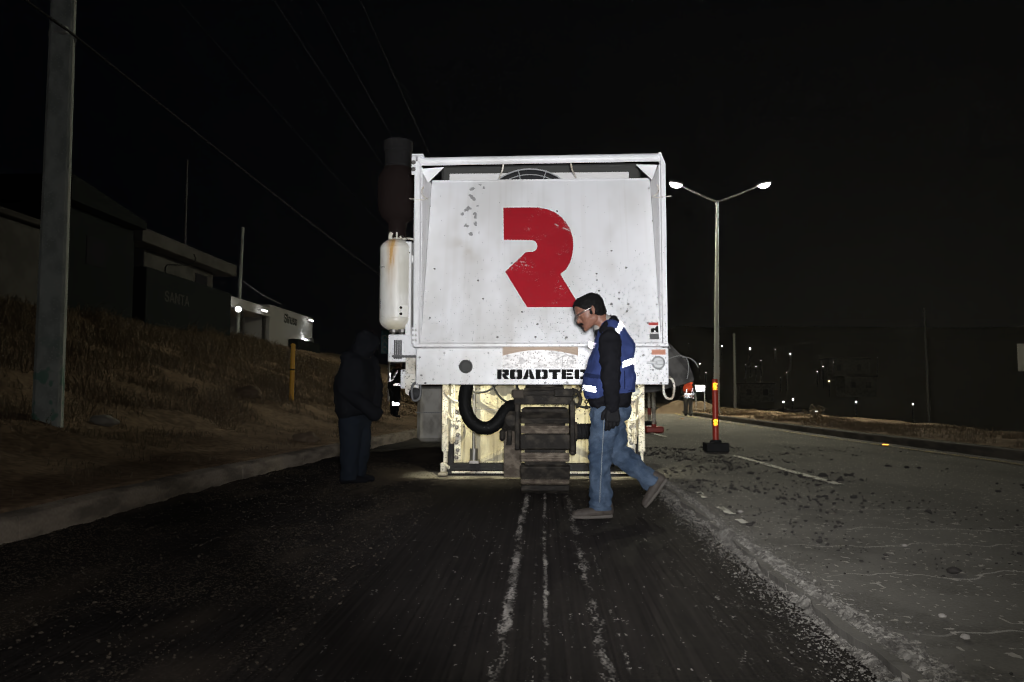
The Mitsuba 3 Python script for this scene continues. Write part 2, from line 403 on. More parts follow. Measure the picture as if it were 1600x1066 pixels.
# ground
def f_milled(p, n, uv):
    x, y = p.x, p.y
    g = fbm(x * 3.0, y * 1.3, 2.0, 4)
    c = mix((0.0085, 0.0068, 0.006), (0.0195, 0.0158, 0.0142), g)
    groove = noise(x * 95.0, y * 1.1, 5.0)
    c = c * (0.60 + 0.8 * groove)
    left = 1 - smoothstep(-1.5, -0.9, x + 0.35 * (noise(y * 0.8, 4.0) - 0.5))
    agg = smoothstep(0.62, 0.80, noise(x * 120.0, y * 95.0, 3.0)) * smoothstep(0.38, 0.66, fbm(x * 2.2, y * 0.9, 8.0, 3))
    c = mix(c, (0.105, 0.082, 0.060), agg * left * 0.9)
    c = mix(c, (0.062, 0.048, 0.036), left * smoothstep(0.45, 0.7, fbm(x * 1.6, y * 0.7, 12.0, 3)) * 0.7)
    wob = 0.012 * (noise(y * 1.7, 1.0) - 0.5)
    fl = noise(x * 120.0, y * 60.0, 2.0)
    fl2 = noise(x * 45.0, y * 13.0, 6.0)
    br = smoothstep(0.25, 0.6, fbm(y * 1.9, x * 3.0, 5.0, 3))
    def line(x0, w, k):
        return dr.exp(-dr.square((x - x0 + wob) / w)) * k
    sp = dr.maximum(dr.maximum(line(-0.172, 0.042, 1.0), line(0.002, 0.022, 0.95)), dr.maximum(line(0.225, 0.05, 0.82), line(0.30, 0.02, 0.6)))
    sp = dr.maximum(sp, dr.maximum(line(-0.055, 0.02, 0.5), dr.maximum(line(0.115, 0.02, 0.5), line(-0.42, 0.03, 0.40))))
    wide = 0.47 * smoothstep(0.35, 0.8, x) * (1 - smoothstep(1.05, 1.25, x)) + 0.22 * (1 - smoothstep(0.1, 0.6, dr.abs(x)))
    sp = dr.maximum(sp * (0.78 + 0.3 * br), wide)
    t = smoothstep(0.62, 0.98, sp * 0.52 + fl * 0.30 + fl2 * 0.28)
    t = dr.maximum(t * (0.26 + 0.36 * smoothstep(0.3, 0.7, noise(x * 30.0, y * 7.0, 3.0))), smoothstep(0.84, 0.90, fl * 0.5 + fl2 * 0.5) * 0.5)
    t = t * smoothstep(-1.1, -0.3, x + 0.2)
    c = mix(c, (0.40, 0.37, 0.30), smoothstep(9.30, 9.62, y + 0.25 * (noise(x * 6.0, y * 6.0) - 0.5)) * (1 - smoothstep(10.0, 10.4, y)) * (1 - smoothstep(1.5, 1.8, dr.abs(x))) * (0.5 + 0.5 * fl))  # pale dust band, lightened to paint in the lamp glow below the moldboard
    return mix(c, (0.50, 0.46, 0.42), t)
def b_milled(p, n, uv):
    x, y = p.x, p.y
    return 0.55 * noise(x * 95.0, y * 1.1, 5.0) + 0.5 * noise(x * 60.0, y * 45.0, 3.0) + 0.8 * fbm(x * 12.0, y * 9.0, 1.0, 2)
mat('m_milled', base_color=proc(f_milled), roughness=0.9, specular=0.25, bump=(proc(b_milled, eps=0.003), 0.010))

def f_road(p, n, uv):
    x, y = p.x, p.y
    g = fbm(x * 0.9, y * 0.5, 3.0, 4)
    c = mix((0.085, 0.079, 0.070), (0.138, 0.128, 0.112), smoothstep(0.3, 0.7, g))
    fine = noise(x * 120.0, y * 120.0, 1.0)
    c = c * (0.80 + 0.40 * fine)
    near = 1 - smoothstep(1.6, 3.4, x + 0.8 * (noise(x * 0.7, y * 0.6, 9.0) - 0.5))
    c = mix(c, (0.175, 0.164, 0.146), near * 0.4 * smoothstep(0.35, 0.6, fbm(x * 4.0, y * 4.0, 2.0, 3)))
    # sealed transverse cracks, worn pale
    wob = 0.42 * (fbm(x * 1.9, y * 0.25, 5.0, 4) - 0.5)
    yy = y * 1.25 + wob * 1.6
    cell = dr.floor(yy)
    k = cell_rand(cell, 3.0)
    dist = dr.abs(yy - cell - 0.2 - 0.6 * k + 0.09 * (noise(x * 8.0, cell * 3.0) - 0.5))
    crack = (1 - smoothstep(0.006, 0.016, dist)) * smoothstep(0.35, 0.5, noise(x * 1.1, cell * 7.0, 2.0)) * (1 - smoothstep(6.0, 8.0, y)) * smoothstep(1.35, 1.8, x)
    v1, v2, _ = voronoi(x * 1.1, y * 1.3 + 4.0)
    crack2 = (1 - smoothstep(0.004, 0.02, v2 - v1)) * smoothstep(0.58, 0.68, noise(x * 0.8, y * 0.9, 6.0)) * (1 - smoothstep(4.5, 6.0, y))
    c = mix(c, (0.36, 0.34, 0.31), dr.maximum(crack, crack2 * 0.8) * (0.55 + 0.4 * fine))
    fleck = smoothstep(0.86, 0.90, noise(x * 42.0, y * 36.0, 4.0))
    c = mix(c, (0.42, 0.39, 0.35), fleck * 0.7)
    dark = smoothstep(0.80, 0.86, noise(x * 16.0, y * 9.0, 7.0)) * smoothstep(0.4, 0.6, fbm(x * 1.5, y * 1.0, 7.0, 2))
    return mix(c, (0.05, 0.045, 0.04), dark * 0.22 * smoothstep(4.0, 6.5, y))
mat('m_road', base_color=proc(f_road), roughness=0.85, bump=(proc(lambda p, n, uv: noise(p.x * 90.0, p.y * 90.0) + 2.0 * fbm(p.x * 9.0, p.y * 9.0, 3.0, 2), eps=0.004), 0.004))

def f_marking(p, n, uv):
    w = fbm(p.x * 16.0, p.y * 8.0, 3.0, 4)
    return mix((0.52, 0.50, 0.45), (0.16, 0.15, 0.13), smoothstep(0.42, 0.66, w))
mat('m_marking', base_color=proc(f_marking), roughness=0.7)
def f_yellowline(p, n, uv):
    w = fbm(p.x * 12.0, p.y * 4.0, 6.0, 4)
    return mix((0.42, 0.30, 0.09), (0.17, 0.15, 0.12), smoothstep(0.38, 0.66, w))
mat('m_yellowline', base_color=proc(f_yellowline), roughness=0.7)

def f_kerb(p, n, uv):
    g = fbm(p.x * 5.0, p.y * 3.0, p.z * 9.0, 4)
    c = mix((0.34, 0.285, 0.225), (0.17, 0.142, 0.112), smoothstep(0.35, 0.7, g))
    return c * (0.85 + 0.3 * noise(p.x * 60.0, p.y * 60.0, p.z * 60.0))
mat('m_kerb', base_color=proc(f_kerb), roughness=0.9, bump=(proc(lambda p, n, uv: fbm(p.x * 30.0, p.y * 30.0, p.z * 30.0, 3)), 0.012))
def f_kerbdark(p, n, uv):
    g = fbm(p.x * 5.0, p.y * 3.0, p.z * 9.0, 4)
    return mix((0.085, 0.072, 0.056), (0.042, 0.036, 0.029), smoothstep(0.35, 0.7, g))
mat('m_kerbdark', base_color=proc(f_kerbdark), roughness=0.9)

def f_earth(p, n, uv):
    x, y = p.x, p.y
    g = fbm(x * 1.2, y * 1.2, 1.0, 4)
    c = mix((0.150, 0.098, 0.058), (0.25, 0.175, 0.110), smoothstep(0.3, 0.7, g))
    c = c * (0.7 + 0.6 * noise(x * 22.0, y * 22.0, 3.0))
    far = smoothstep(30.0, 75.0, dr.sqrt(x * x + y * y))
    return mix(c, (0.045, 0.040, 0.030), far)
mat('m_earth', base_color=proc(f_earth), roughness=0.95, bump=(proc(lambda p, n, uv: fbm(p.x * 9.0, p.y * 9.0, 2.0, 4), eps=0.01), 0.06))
def f_grass(p, n, uv):
    r = noise(p.x * 3.0, p.y * 3.0, 1.0)
    return mix((0.085, 0.059, 0.034), (0.16, 0.116, 0.067), r)
mat('m_grass', base_color=proc(f_grass), roughness=0.8)
def f_gravel(p, n, uv):
    g = noise(p.x * 30.0, p.y * 30.0, p.z * 30.0)
    return mix((0.10, 0.092, 0.082), (0.24, 0.225, 0.20), smoothstep(0.3, 0.8, g))
mat('m_gravel', base_color=proc(f_gravel), roughness=0.95)
def f_ridge(p, n, uv):
    g = fbm(p.x * 34.0, p.y * 34.0, 3.0, 4)
    fl = smoothstep(0.44, 0.62, noise(p.x * 85.0, p.y * 85.0, 2.0)) * smoothstep(0.1, 0.5, noise(p.x * 11.0, p.y * 9.0, 4.0))
    return mix(mix((0.085, 0.078, 0.069), (0.20, 0.187, 0.166), smoothstep(0.3, 0.75, g)), (0.40, 0.375, 0.335), fl * 0.7)
mat('m_ridge', base_color=proc(f_ridge), roughness=0.95, bump=(proc(lambda p, n, uv: fbm(p.x * 55.0, p.y * 55.0, p.z * 55.0, 2), eps=0.003), 0.012))
plain('m_asphalt_chunk', (0.032, 0.028, 0.025), 0.9)
plain('m_grit', (0.085, 0.068, 0.052), 0.9)
plain('m_stone', (0.28, 0.26, 0.235), 0.9)
plain('m_sand', (0.13, 0.092, 0.06), 0.95)
plain('m_cable', (0.010, 0.010, 0.011), 0.8, specular=0.2)
plain('m_dullpole', (0.09, 0.09, 0.085), 0.8)
def f_concrete(p, n, uv):
    g = fbm(p.x * 9.0, p.y * 9.0, p.z * 4.0, 4)
    c = mix((0.36, 0.385, 0.37), (0.25, 0.275, 0.262), smoothstep(0.35, 0.7, g))
    pit = smoothstep(0.70, 0.76, noise(p.x * 60.0, p.y * 60.0, p.z * 45.0))
    c = mix(c, (0.40, 0.43, 0.41), pit * 0.5)
    green = smoothstep(0.52, 0.62, fbm(p.x * 8.0 + 4.0, p.y * 8.0, p.z * 5.0, 3)) * (1 - smoothstep(1.0, 1.9, p.z))
    return mix(c, (0.05, 0.20, 0.14), green * 0.7)
mat('m_concrete', base_color=proc(f_concrete), roughness=0.9, bump=(proc(lambda p, n, uv: fbm(p.x * 35.0, p.y * 35.0, p.z * 35.0, 3)), 0.008))
plain('m_galv', (0.42, 0.43, 0.43), 0.5, 0.3)
def f_wall(p, n, uv):
    g = fbm(p.x * 2.0, p.y * 2.0, p.z * 2.0, 4)
    return mix((0.062, 0.060, 0.057), (0.043, 0.041, 0.039), smoothstep(0.35, 0.7, g))
mat('m_wall', base_color=proc(f_wall), roughness=0.9)
plain('m_wall_dark', (0.014, 0.017, 0.018), 0.95, specular=0.1)
plain('m_wall_brown', (0.025, 0.023, 0.021), 0.9)
plain('m_shop_wall', (0.30, 0.295, 0.285), 0.9)
plain('m_wall_text', (0.045, 0.044, 0.042), 0.9)
mat('m_curtain', base_color=proc(lambda p, n, uv: mix((0.045, 0.043, 0.040), (0.13, 0.125, 0.115), smoothstep(0.4, 0.7, fbm(p.x * 6.0, p.y * 3.0, p.z * 4.0, 4)))), roughness=0.85)
plain('m_glass_dark', (0.02, 0.02, 0.025), 0.15)
plain('m_yellow_post', (0.62, 0.33, 0.03), 0.5)
plain('m_red_plastic', (0.42, 0.040, 0.022), 0.4)
plain('m_teal', (0.05, 0.15, 0.20), 0.6)
# clothing and skin
def cloth(name, c, k=0.22, bumpf=160.0, rough=0.9, bs=0.002, sheen=0.0):
    def f(p, n, uv):
        return mi.Color3f(*c) * (1 - k + 2 * k * fbm(p.x * 22.0, p.y * 22.0, p.z * 14.0, 3))
    mat(name, base_color=proc(f), roughness=rough, sheen=sheen, specular=0.12, bump=(proc(lambda p, n, uv: noise(p.x * bumpf, p.y * bumpf, p.z * bumpf), eps=0.002), bs))
cloth('m_vest', (0.028, 0.042, 0.128))
cloth('m_jacket', (0.007, 0.007, 0.009))
cloth('m_navy', (0.0065, 0.007, 0.009))
cloth('m_collar', (0.27, 0.26, 0.24))
cloth('m_orange_cloth', (0.55, 0.07, 0.03))
def f_denim(p, n, uv):
    g = fbm(p.x * 11.0, p.y * 11.0, p.z * 6.0, 4)
    w = noise(p.x * 320.0, p.y * 320.0, p.z * 320.0)
    c = mix((0.034, 0.053, 0.087), (0.072, 0.101, 0.148), smoothstep(0.32, 0.72, g))
    return c * (0.82 + 0.36 * w)
mat('m_denim', base_color=proc(f_denim), roughness=0.95, specular=0.12)
plain('m_denim_shaded', (0.011, 0.0145, 0.021), 0.95, specular=0.12)  # denim darkened in colour to stand in for the weaker light on its wearer
plain('m_stitch', (0.17, 0.19, 0.20), 0.9)
def f_skin(p, n, uv):
    g = fbm(p.x * 40.0, p.y * 40.0, p.z * 40.0, 3)
    return mix((0.225, 0.108, 0.072), (0.155, 0.070, 0.047), g)
mat('m_skin', base_color=proc(f_skin), roughness=0.5, specular=0.4)
plain('m_hair', (0.0055, 0.005, 0.005), 0.8, specular=0.12)
plain('m_glove', (0.009, 0.009, 0.010), 0.8, specular=0.2)
def f_shoe(p, n, uv):
    return mix((0.030, 0.024, 0.020), (0.062, 0.050, 0.041), fbm(p.x * 30.0, p.y * 30.0, p.z * 30.0, 3))
mat('m_shoe', base_color=proc(f_shoe), roughness=0.75)
plain('m_sole', (0.085, 0.075, 0.065), 0.85)
plain('m_vest_dark', (0.012, 0.018, 0.055), 0.95, specular=0.1)
plain('m_frame', (0.85, 0.85, 0.85), 0.15, 1.0)
plain('m_eye', (0.65, 0.62, 0.58), 0.2)

# ================================================================ the setting
def ss(a, b, x):
    t = np.clip((x - a) / (b - a), 0, 1); return t * t * (3 - 2 * t)
def xk(y):   # foot of the left kerb
    return np.interp(y, [-30, 8.4, 12.5, 16.6, 24, 40, 200], [-3.48, -3.46, -3.2, -2.85, -2.55, -2.4, -2.4])
def xr(y):   # foot of the right kerb
    return np.interp(y, [-30, 11.5, 17.8, 30, 45, 200], [6.80, 6.74, 6.45, 6.35, 6.6, 7.5])
def verge_l(s):   # height over the distance beyond the left kerb's foot
    return np.interp(s, [0.28, 0.8, 1.6, 2.4, 3.6, 6.5, 9.4, 13, 60], [0.19, 0.235, 0.38, 0.60, 0.98, 2.02, 3.0, 3.9, 5.2])
def verge_r(x, y):
    far = 0.18 - ss(9.3, 34, x) * 5.5 + ss(110, 520, y) * ss(20, 70, x) * 46
    return far
def terrain(x, y):
    l, r = xk(y), xr(y)
    s = l - x
    zl = verge_l(s) + (meshkit.fbm(np.stack([x * .9, y * .9, 0 * x], -1), 3, 3) - .5) * 0.28 * ss(.6, 2.0, s)
    zr = verge_r(x, y) + (meshkit.fbm(np.stack([x * .8, y * .8, 0 * x], -1), 3, 5) - .5) * 0.22 * ss(7.2, 8.5, x) + (meshkit.fbm(np.stack([x * .03, y * .03, 0 * x], -1), 3, 8) - .5) * 14 * ss(60, 200, y) * ss(15, 40, x)
    return np.where(s > 0.27, zl, np.where(x > r + 0.27, zr, -0.35))
U = np.r_[[-900, -500, -250, -120, -70, -45, -30], np.arange(-24, -6, .6), np.arange(-6, -1.2, .22), np.arange(-1.2, -.30, .12), [-.28, -.2]]
Vv = -np.array(U)[::-1]
Ys = np.r_[[-40, -20, -10, -5], np.arange(-2, 14, .22), np.arange(14, 30, .45), np.arange(30, 60, 1.2), np.arange(60, 130, 5), np.arange(130, 560, 14), [600, 700, 900, 1400]]
rows = []
for y in Ys:
    rows.append(np.r_[xk(y) + U, xr(y) + Vv])
X = np.array(rows); Y = np.repeat(Ys[:, None], X.shape[1], 1)
Z = terrain(X, Y)
n_, m_ = X.shape[1], X.shape[0]
ii, jj = np.meshgrid(np.arange(n_ - 1), np.arange(m_ - 1)); aa = (jj * n_ + ii).ravel()
struct('ground', trimesh.Trimesh(np.stack([X.ravel(), Y.ravel(), Z.ravel()], 1), np.vstack([np.stack([aa, aa + 1, aa + n_ + 1], 1), np.stack([aa, aa + n_ + 1, aa + n_], 1)]), process=False), 'm_earth', smooth=True)

# the milled lane (5 cm lower) and the old road
CUT = 1.22
def milled_z(x, y):
    q = np.stack([x * 7, y * 5, 0 * x], -1)
    left = 1 - ss(-1.5, -.9, x)
    return (meshkit.fbm(q, 3, 2) - .5) * (0.012 + 0.03 * left) - 0.05 * ss(26, 30, y) + 0.03 * np.exp(-((x - xk(y)) / .25) ** 2)
ys = np.r_[np.arange(-8, 2, .4), np.arange(2, 13, .05), np.arange(13, 45, .4)]
xs = np.linspace(0, 1, 96)
Xm = xk(ys)[:, None] + 0.0 - 0.05 + (1.36 - xk(ys)[:, None]) * xs[None]
Ym = np.repeat(ys[:, None], len(xs), 1); Zm = milled_z(Xm, Ym)
n_, m_ = Xm.shape[1], Xm.shape[0]
ii, jj = np.meshgrid(np.arange(n_ - 1), np.arange(m_ - 1)); aa = (jj * n_ + ii).ravel()
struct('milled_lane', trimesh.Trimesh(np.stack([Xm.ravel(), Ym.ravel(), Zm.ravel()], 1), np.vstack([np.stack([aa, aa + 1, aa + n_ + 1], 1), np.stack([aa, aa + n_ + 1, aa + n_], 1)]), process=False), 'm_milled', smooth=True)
ys = np.r_[np.arange(-8, 2, .5), np.arange(2, 12, .06), np.arange(12, 60, .8), np.arange(60, 210, 10)]
def cut_x(y):
    return CUT + (meshkit.fbm(np.stack([y * 3.1, y * 0, y * 0], -1), 4, 4) - .5) * 0.10
cols = np.r_[0, 0, np.linspace(.004, 1, 60)]
Xm = cut_x(ys)[:, None] + (xr(ys) + .08 - cut_x(ys))[:, None] * cols[None]
Ym = np.repeat(ys[:, None], len(cols), 1)
Zm = 0.05 + (meshkit.fbm(np.stack([Xm * 1.1, Ym * 1.1, 0 * Xm], -1), 3, 6) - .5) * .012
Zm[:, 0] = -0.06; Xm[:, 0] += 0.012
n_, m_ = Xm.shape[1], Xm.shape[0]
ii, jj = np.meshgrid(np.arange(n_ - 1), np.arange(m_ - 1)); aa = (jj * n_ + ii).ravel()
struct('road', trimesh.Trimesh(np.stack([Xm.ravel(), Ym.ravel(), Zm.ravel()], 1), np.vstack([np.stack([aa, aa + 1, aa + n_ + 1], 1), np.stack([aa, aa + n_ + 1, aa + n_], 1)]), process=False), 'm_road', smooth=30)

def ribbon(xf, y0, y1, w, z, n=40, ragged=0.0, seed=0):
    y = np.linspace(y0, y1, n); x = np.array([xf(t) for t in y])
    r = (meshkit.noise(np.stack([y * 9, y * 0, y * 0 + seed], -1), seed) - .5) * ragged
    v = np.vstack([np.stack([x - w / 2 + r, y, 0 * y + z], 1), np.stack([x + w / 2 + r * .6, y, 0 * y + z], 1)])
    k = np.arange(n - 1)
    return trimesh.Trimesh(v, np.vstack([np.stack([k, k + n, k + n + 1], 1), np.stack([k, k + n + 1, k + 1], 1)]), process=False)
ROADZ = 0.0625
dashx = lambda y: 3.05 - 0.045 * (y - 8.5)
for y0, y1 in ((8.45, 12.3), (17.6, 21.5), (27, 31), (37, 41)):
    struct('lane_marking', ribbon(dashx, y0, y1, 0.11, ROADZ, 60, 0.02, int(y0)), 'm_marking')
struct('edge_line', ribbon(lambda y: xr(y) - 0.42, -4, 60, 0.12, ROADZ, 200, 0.02, 3), 'm_yellowline')
for (y0, y1) in ((6.35, 6.75), (5.9, 6.1), (7.3, 7.75)):
    struct('worn_lane_marking', ribbon(lambda y: 1.46, y0, y1, 0.06, ROADZ, 20, 0.03, 9), 'm_marking')

# kerbs: single stones
def kerb_stone(xf, y0, y1, side, h, bsdf, parent, base, sink=0.0, tilt=0.0):
    """side -1: the road lies to the right (+x) of the face."""
    prof = [(0, base - .08), (0.0, base + h * .72), (0.014 , base + h * .92), (0.05, base + h), (0.17, base + h), (0.27, base + h - .03), (0.27, base - .08)]
    vs = []
    n = 6
    for k in range(n):
        y = y0 + (y1 - y0) * k / (n - 1)
        for (d, z) in prof:
            vs.append((xf(y) + side * d + tilt, y, z - sink + (z > base) * (random.random() - .5) * .008))
    vs = np.array(vs); P = len(prof); f = []
    for k in range(n - 1):
        for j in range(P):
            a, b = k * P + j, k * P + (j + 1) % P
            f += [(a, b, b + P), (a, b + P, a + P)]
    for j in range(1, P - 1):
        f += [(0, j + 1, j), ((n - 1) * P, (n - 1) * P + j, (n - 1) * P + j + 1)]
    m = trimesh.Trimesh(vs, f, process=False)
    if m.volume < 0: m.invert()
    return obj('kerb_stone', m, bsdf, parent, smooth=25)
K = 'kerb'; used.add(K); labels[K] = {'kind': 'structure'}
y = -2.4
while y < 30:
    L = 1.9 if y < 14 else 2.6
    kerb_stone(lambda t: float(xk(t)), y, y + L - 0.022, -1, 0.205, 'm_kerb', K, 0.0, sink=random.random() * .012, tilt=(random.random() - .5) * .014)
    y += L
K = 'kerb_001'; used.add(K); labels[K] = {'kind': 'structure'}
y = -1.0
while y < 62:
    L = 2.4 if y < 30 else 4.8
    kerb_stone(lambda t: float(xr(t)), y, y + L - 0.025, 1, 0.15, 'm_kerbdark', K, 0.05, sink=random.random() * .01, tilt=(random.random() - .5) * .012)
    y += L

# ridge of loose millings along the cut
ys = np.arange(2.0, 9.0, .012)
us = np.linspace(-1, 1, 41)
wid = 0.085 + 0.05 * (meshkit.noise(np.stack([ys * 1.3, ys * 0, ys * 0], -1), 3) - .5) + 0.05 * np.exp(-((ys - 2.9) / .75) ** 2)
cx = CUT + 0.035 + 0.05 * (meshkit.noise(np.stack([ys * .9, ys * 0, ys * 0], -1), 5) - .5) + 0.03 * np.exp(-((ys - 2.9) / .6) ** 2)
Xg = cx[:, None] + wid[:, None] * us[None]; Yg = np.repeat(ys[:, None], len(us), 1)
Zg = np.where(us[None] < 0, 0.0, 0.058) * 1.0 + 0.02 * (1 - np.abs(us[None])) - 0.012
Zg = np.interp(us, [-1, -.55, -.15, .1, .5, 1], [-.012, .012, .044, .062, .060, .046])[None] + (meshkit.fbm(np.stack([Xg * 42, Yg * 42, 0 * Xg], -1), 4, 7) - .5) * 0.036 * (1 - us[None] ** 4)
n_, m_ = len(us), len(ys)
ii, jj = np.meshgrid(np.arange(n_ - 1), np.arange(m_ - 1)); aa = (jj * n_ + ii).ravel()
k = struct('gravel_ridge', trimesh.Trimesh(np.stack([Xg.ravel(), Yg.ravel(), Zg.ravel()], 1), np.vstack([np.stack([aa, aa + 1, aa + n_ + 1], 1), np.stack([aa, aa + n_ + 1, aa + n_], 1)]), process=False), 'm_ridge', smooth=True)

def pebble(seed=0, sub=1):
    m = trimesh.creation.icosphere(subdivisions=sub)
    v = np.array(m.vertices)
    v *= (0.75 + 0.6 * meshkit.noise(v * 1.7 + seed * 3.1, seed))[:, None]
    v *= np.array([1, .8, .55])
    m.vertices = v
    return m
PEB = [pebble(i, 0) for i in range(8)]
def scatter(pts, sizes, rs):
    V, F = [], []; o = 0
    for (p, s) in zip(pts, sizes):
        m = PEB[rs.integers(8)]
        a = rs.random() * 6.28; c, q = math.cos(a), math.sin(a)
        v = np.array(m.vertices) * s
        v = np.stack([v[:, 0] * c - v[:, 1] * q, v[:, 0] * q + v[:, 1] * c, v[:, 2]], 1) + p
        V.append(v); F.append(np.array(m.faces) + o); o += len(v)
    return trimesh.Trimesh(np.vstack(V), np.vstack(F), process=False)
rs = np.random.default_rng(3)
N = 15000
yy = 2.2 + 6.6 * rs.random(N) ** 1.2
xx = CUT + 0.005 + rs.normal(0, .105, N) * np.interp(yy, [2.2, 4, 9], [1.25, .9, .6])
uu = (xx - np.interp(yy, ys, cx)) / np.interp(yy, ys, wid)
zz = np.where(np.abs(uu) < 1, np.interp(uu, [-1, -.55, -.15, .1, .5, 1], [-.004, .014, .046, .064, .062, .050]), np.where(uu > 0, 0.056, 0.004)) + .002
tag(obj('loose_gravel', scatter(np.stack([xx, yy, zz], 1), rs.gamma(1.5, .0014, N) + .0011, rs), 'm_gravel'), 'pale loose grit strewn along the edge of the milled lane', 'gravel', kind='stuff')
N = 3200
yy = 2.4 + 12 * rs.random(N) ** .8; xx = 1.35 + rs.gamma(1.6, .9, N)
ok = (xx < 6) & (meshkit.fbm(np.stack([xx * 1.6, yy * 1.1, 0 * xx], -1), 3, 12) + .10 * np.exp(-((xx - 2.1) / .8) ** 2 - ((yy - 8) / 2.5) ** 2) > .50); yy, xx = yy[ok], xx[ok]
tag(obj('asphalt_crumbs', scatter(np.stack([xx, yy, 0 * xx + .060], 1), (rs.gamma(1.6, .0035, len(xx)) + .002) * np.interp(yy, [2.4, 5, 8, 12], [.45, .75, 1.4, 1.6]), rs), 'm_asphalt_chunk'), 'dark asphalt crumbs scattered over the old road surface', 'rubble', kind='stuff')
N = 9000
yy = 2.4 + 9 * rs.random(N) ** 1.2; xx = xk(yy) + rs.random(N) ** 1.3 * 2.5
zz = milled_z(xx, yy) + .003
tag(obj('milled_grit', scatter(np.stack([xx, yy, zz], 1), rs.gamma(1.4, .0018, N) + .0012, rs), 'm_grit'), 'brown grit lying on the milled lane beside the left kerb', 'gravel', kind='stuff')

# single chunks one can pick out
CH = [('dark', (2.164, 4.376, 0.06), .035, 'largest dark asphalt lump on the cracked road, right foreground'),
      ('pale', (1.682, 3.507, 0.06), .016, 'small pale stone below the long pale crack, right foreground'),
      ('pale', (2.224, 5.089, 0.06), .016, 'pale stone beyond the long cracks on the right of the road'),
      ('pale', (1.623, 3.212, 0.06), .018, 'pale stone nearest the photographer on the cracked road'),
      ('dark', (1.475, 5.854, 0.06), .022, 'dark asphalt lump close to the ridge of loose millings'),
      ('dark', (2.367, 8.993, 0.06), .022, 'dark asphalt lump left of the white lane dash'),
      ('dark', (2.149, 7.314, 0.06), .020, 'dark asphalt lump just below the white lane dash'),
      ('dark', (1.769, 7.764, 0.06), .020, 'flat dark asphalt lump between the ridge and the lane dash'),
      ('dark', (2.187, 10.28, 0.06), .024, 'dark asphalt lump lying below the nearer red delineator'),
      ('dark', (1.749, 5.22, 0.06), .020, 'dark asphalt lump between the lane dash and the pale cracks'),
      ('pale', (1.559, 6.477, 0.06), .020, 'pale flat stone among the dark crumbs near the ridge'),
      ('dark', (3.182, 20.801, 0.06), .030, 'dark lump on the road right of the farther red delineator'),
      ('dark', (1.46, 7.606, 0.06), .018, 'dark asphalt lump beside the walking man\'s trailing shoe'),
      ('dark', (2.515, 6.515, 0.06), .016, 'small dark lump right of the near end of the lane dash')]
for i, (c, p, s, lab) in enumerate(CH):
    m = pebble(40 + i, 2); m.apply_scale(s); m.apply_translation((p[0], p[1], 0.058 + s * .25))
    k = obj('asphalt_chunk' if c == 'dark' else 'stone', m, 'm_asphalt_chunk' if c == 'dark' else 'm_stone', smooth=35)
    tag(k, lab, 'rubble' if c == 'dark' else 'stone', 'asphalt chunks on the road' if c == 'dark' else 'pale stones on the road')
RK = [((-5.839, 10.368, 0.4), .17, 'pale rock on the verge right of the concrete pole foot'), ((-6.249, 16.667, 0.5), .26, 'large dull rock on the verge left of the yellow post'),
      ((-3.866, 12.85, 0.45), .20, 'rounded rock on the verge below the yellow post'), ((-5.045, 29.813, 0.4), .18, 'rock on the verge behind the striped worker'), ((-6.767, 15.07, 0.4), .10, 'small rock on the verge between the pole and the large dull rock')]
for i, (p, s, lab) in enumerate(RK):
    m = pebble(70 + i, 3); m.apply_scale(s)
    z = float(terrain(np.array([p[0]]), np.array([p[1]]))[0]); m.apply_translation((p[0], p[1], z + s * .2))
    tag(obj('rock', m, 'm_sand' if i else 'm_stone', smooth=40), lab, 'rock', 'rocks on the verge')

# dry grass
def blades(px, py, h, rs):
    n = len(px); z = terrain(px, py)
    a = rs.random(n) * 6.28; lean = rs.normal(0, .45, (n, 2)) * h[:, None]
    w = 0.0018 + .002 * rs.random(n) + .00022 * np.hypot(px, py)
    d = np.stack([np.cos(a), np.sin(a)], 1) * w[:, None]
    b = np.stack([px, py], 1)
    v = np.empty((n, 5, 3))
    v[:, 0, :2] = b - d; v[:, 1, :2] = b + d; v[:, 2, :2] = b + lean * .35 - d * .8; v[:, 3, :2] = b + lean * .35 + d * .8; v[:, 4, :2] = b + lean
    v[:, 0, 2] = v[:, 1, 2] = z - .02; v[:, 2, 2] = v[:, 3, 2] = z + h * .6; v[:, 4, 2] = z + h * .92
    k = np.arange(n)[:, None] * 5
    return trimesh.Trimesh(v.reshape(-1, 3), np.concatenate([k + [0, 1, 3], k + [0, 3, 2], k + [2, 3, 4]]), process=False)
rs = np.random.default_rng(11)
N = 110000
py = 4 + 32 * rs.random(N) ** 1.3; s = 0.45 + 10.5 * rs.random(N) ** .8
px = xk(py) - s
clump = meshkit.fbm(np.stack([px * 1.6, py * 1.6, 0 * px], -1), 3, 2)
ok = clump + .16 * ss(1.0, 4, s) + .10 * rs.random(N) > .56
px, py, s, clump = px[ok], py[ok], s[ok], clump[ok]
tag(obj('dry_grass', blades(px, py, (.04 + .13 * ss(.8, 4.5, s)) * (.3 + 1.1 * rs.random(len(px)) ** 2) * (.5 + 1.6 * np.clip(clump - .35, 0, 1) / .35), rs), 'm_grass'), 'dry brown grass covering the bank left of the road', 'grass', kind='stuff')
N = 22000
py = 8 + 40 * rs.random(N) ** 1.3; s = .35 + 2.6 * rs.random(N)
px = xr(py) + s
ok = meshkit.fbm(np.stack([px * 1.6, py * 1.6, 0 * px], -1), 3, 9) > .45
px, py = px[ok], py[ok]
tag(obj('dry_grass', blades(px, py, .03 + .11 * rs.random(len(px)), rs), 'm_grass'), 'short dry grass on the verge beyond the right kerb', 'grass', kind='stuff')

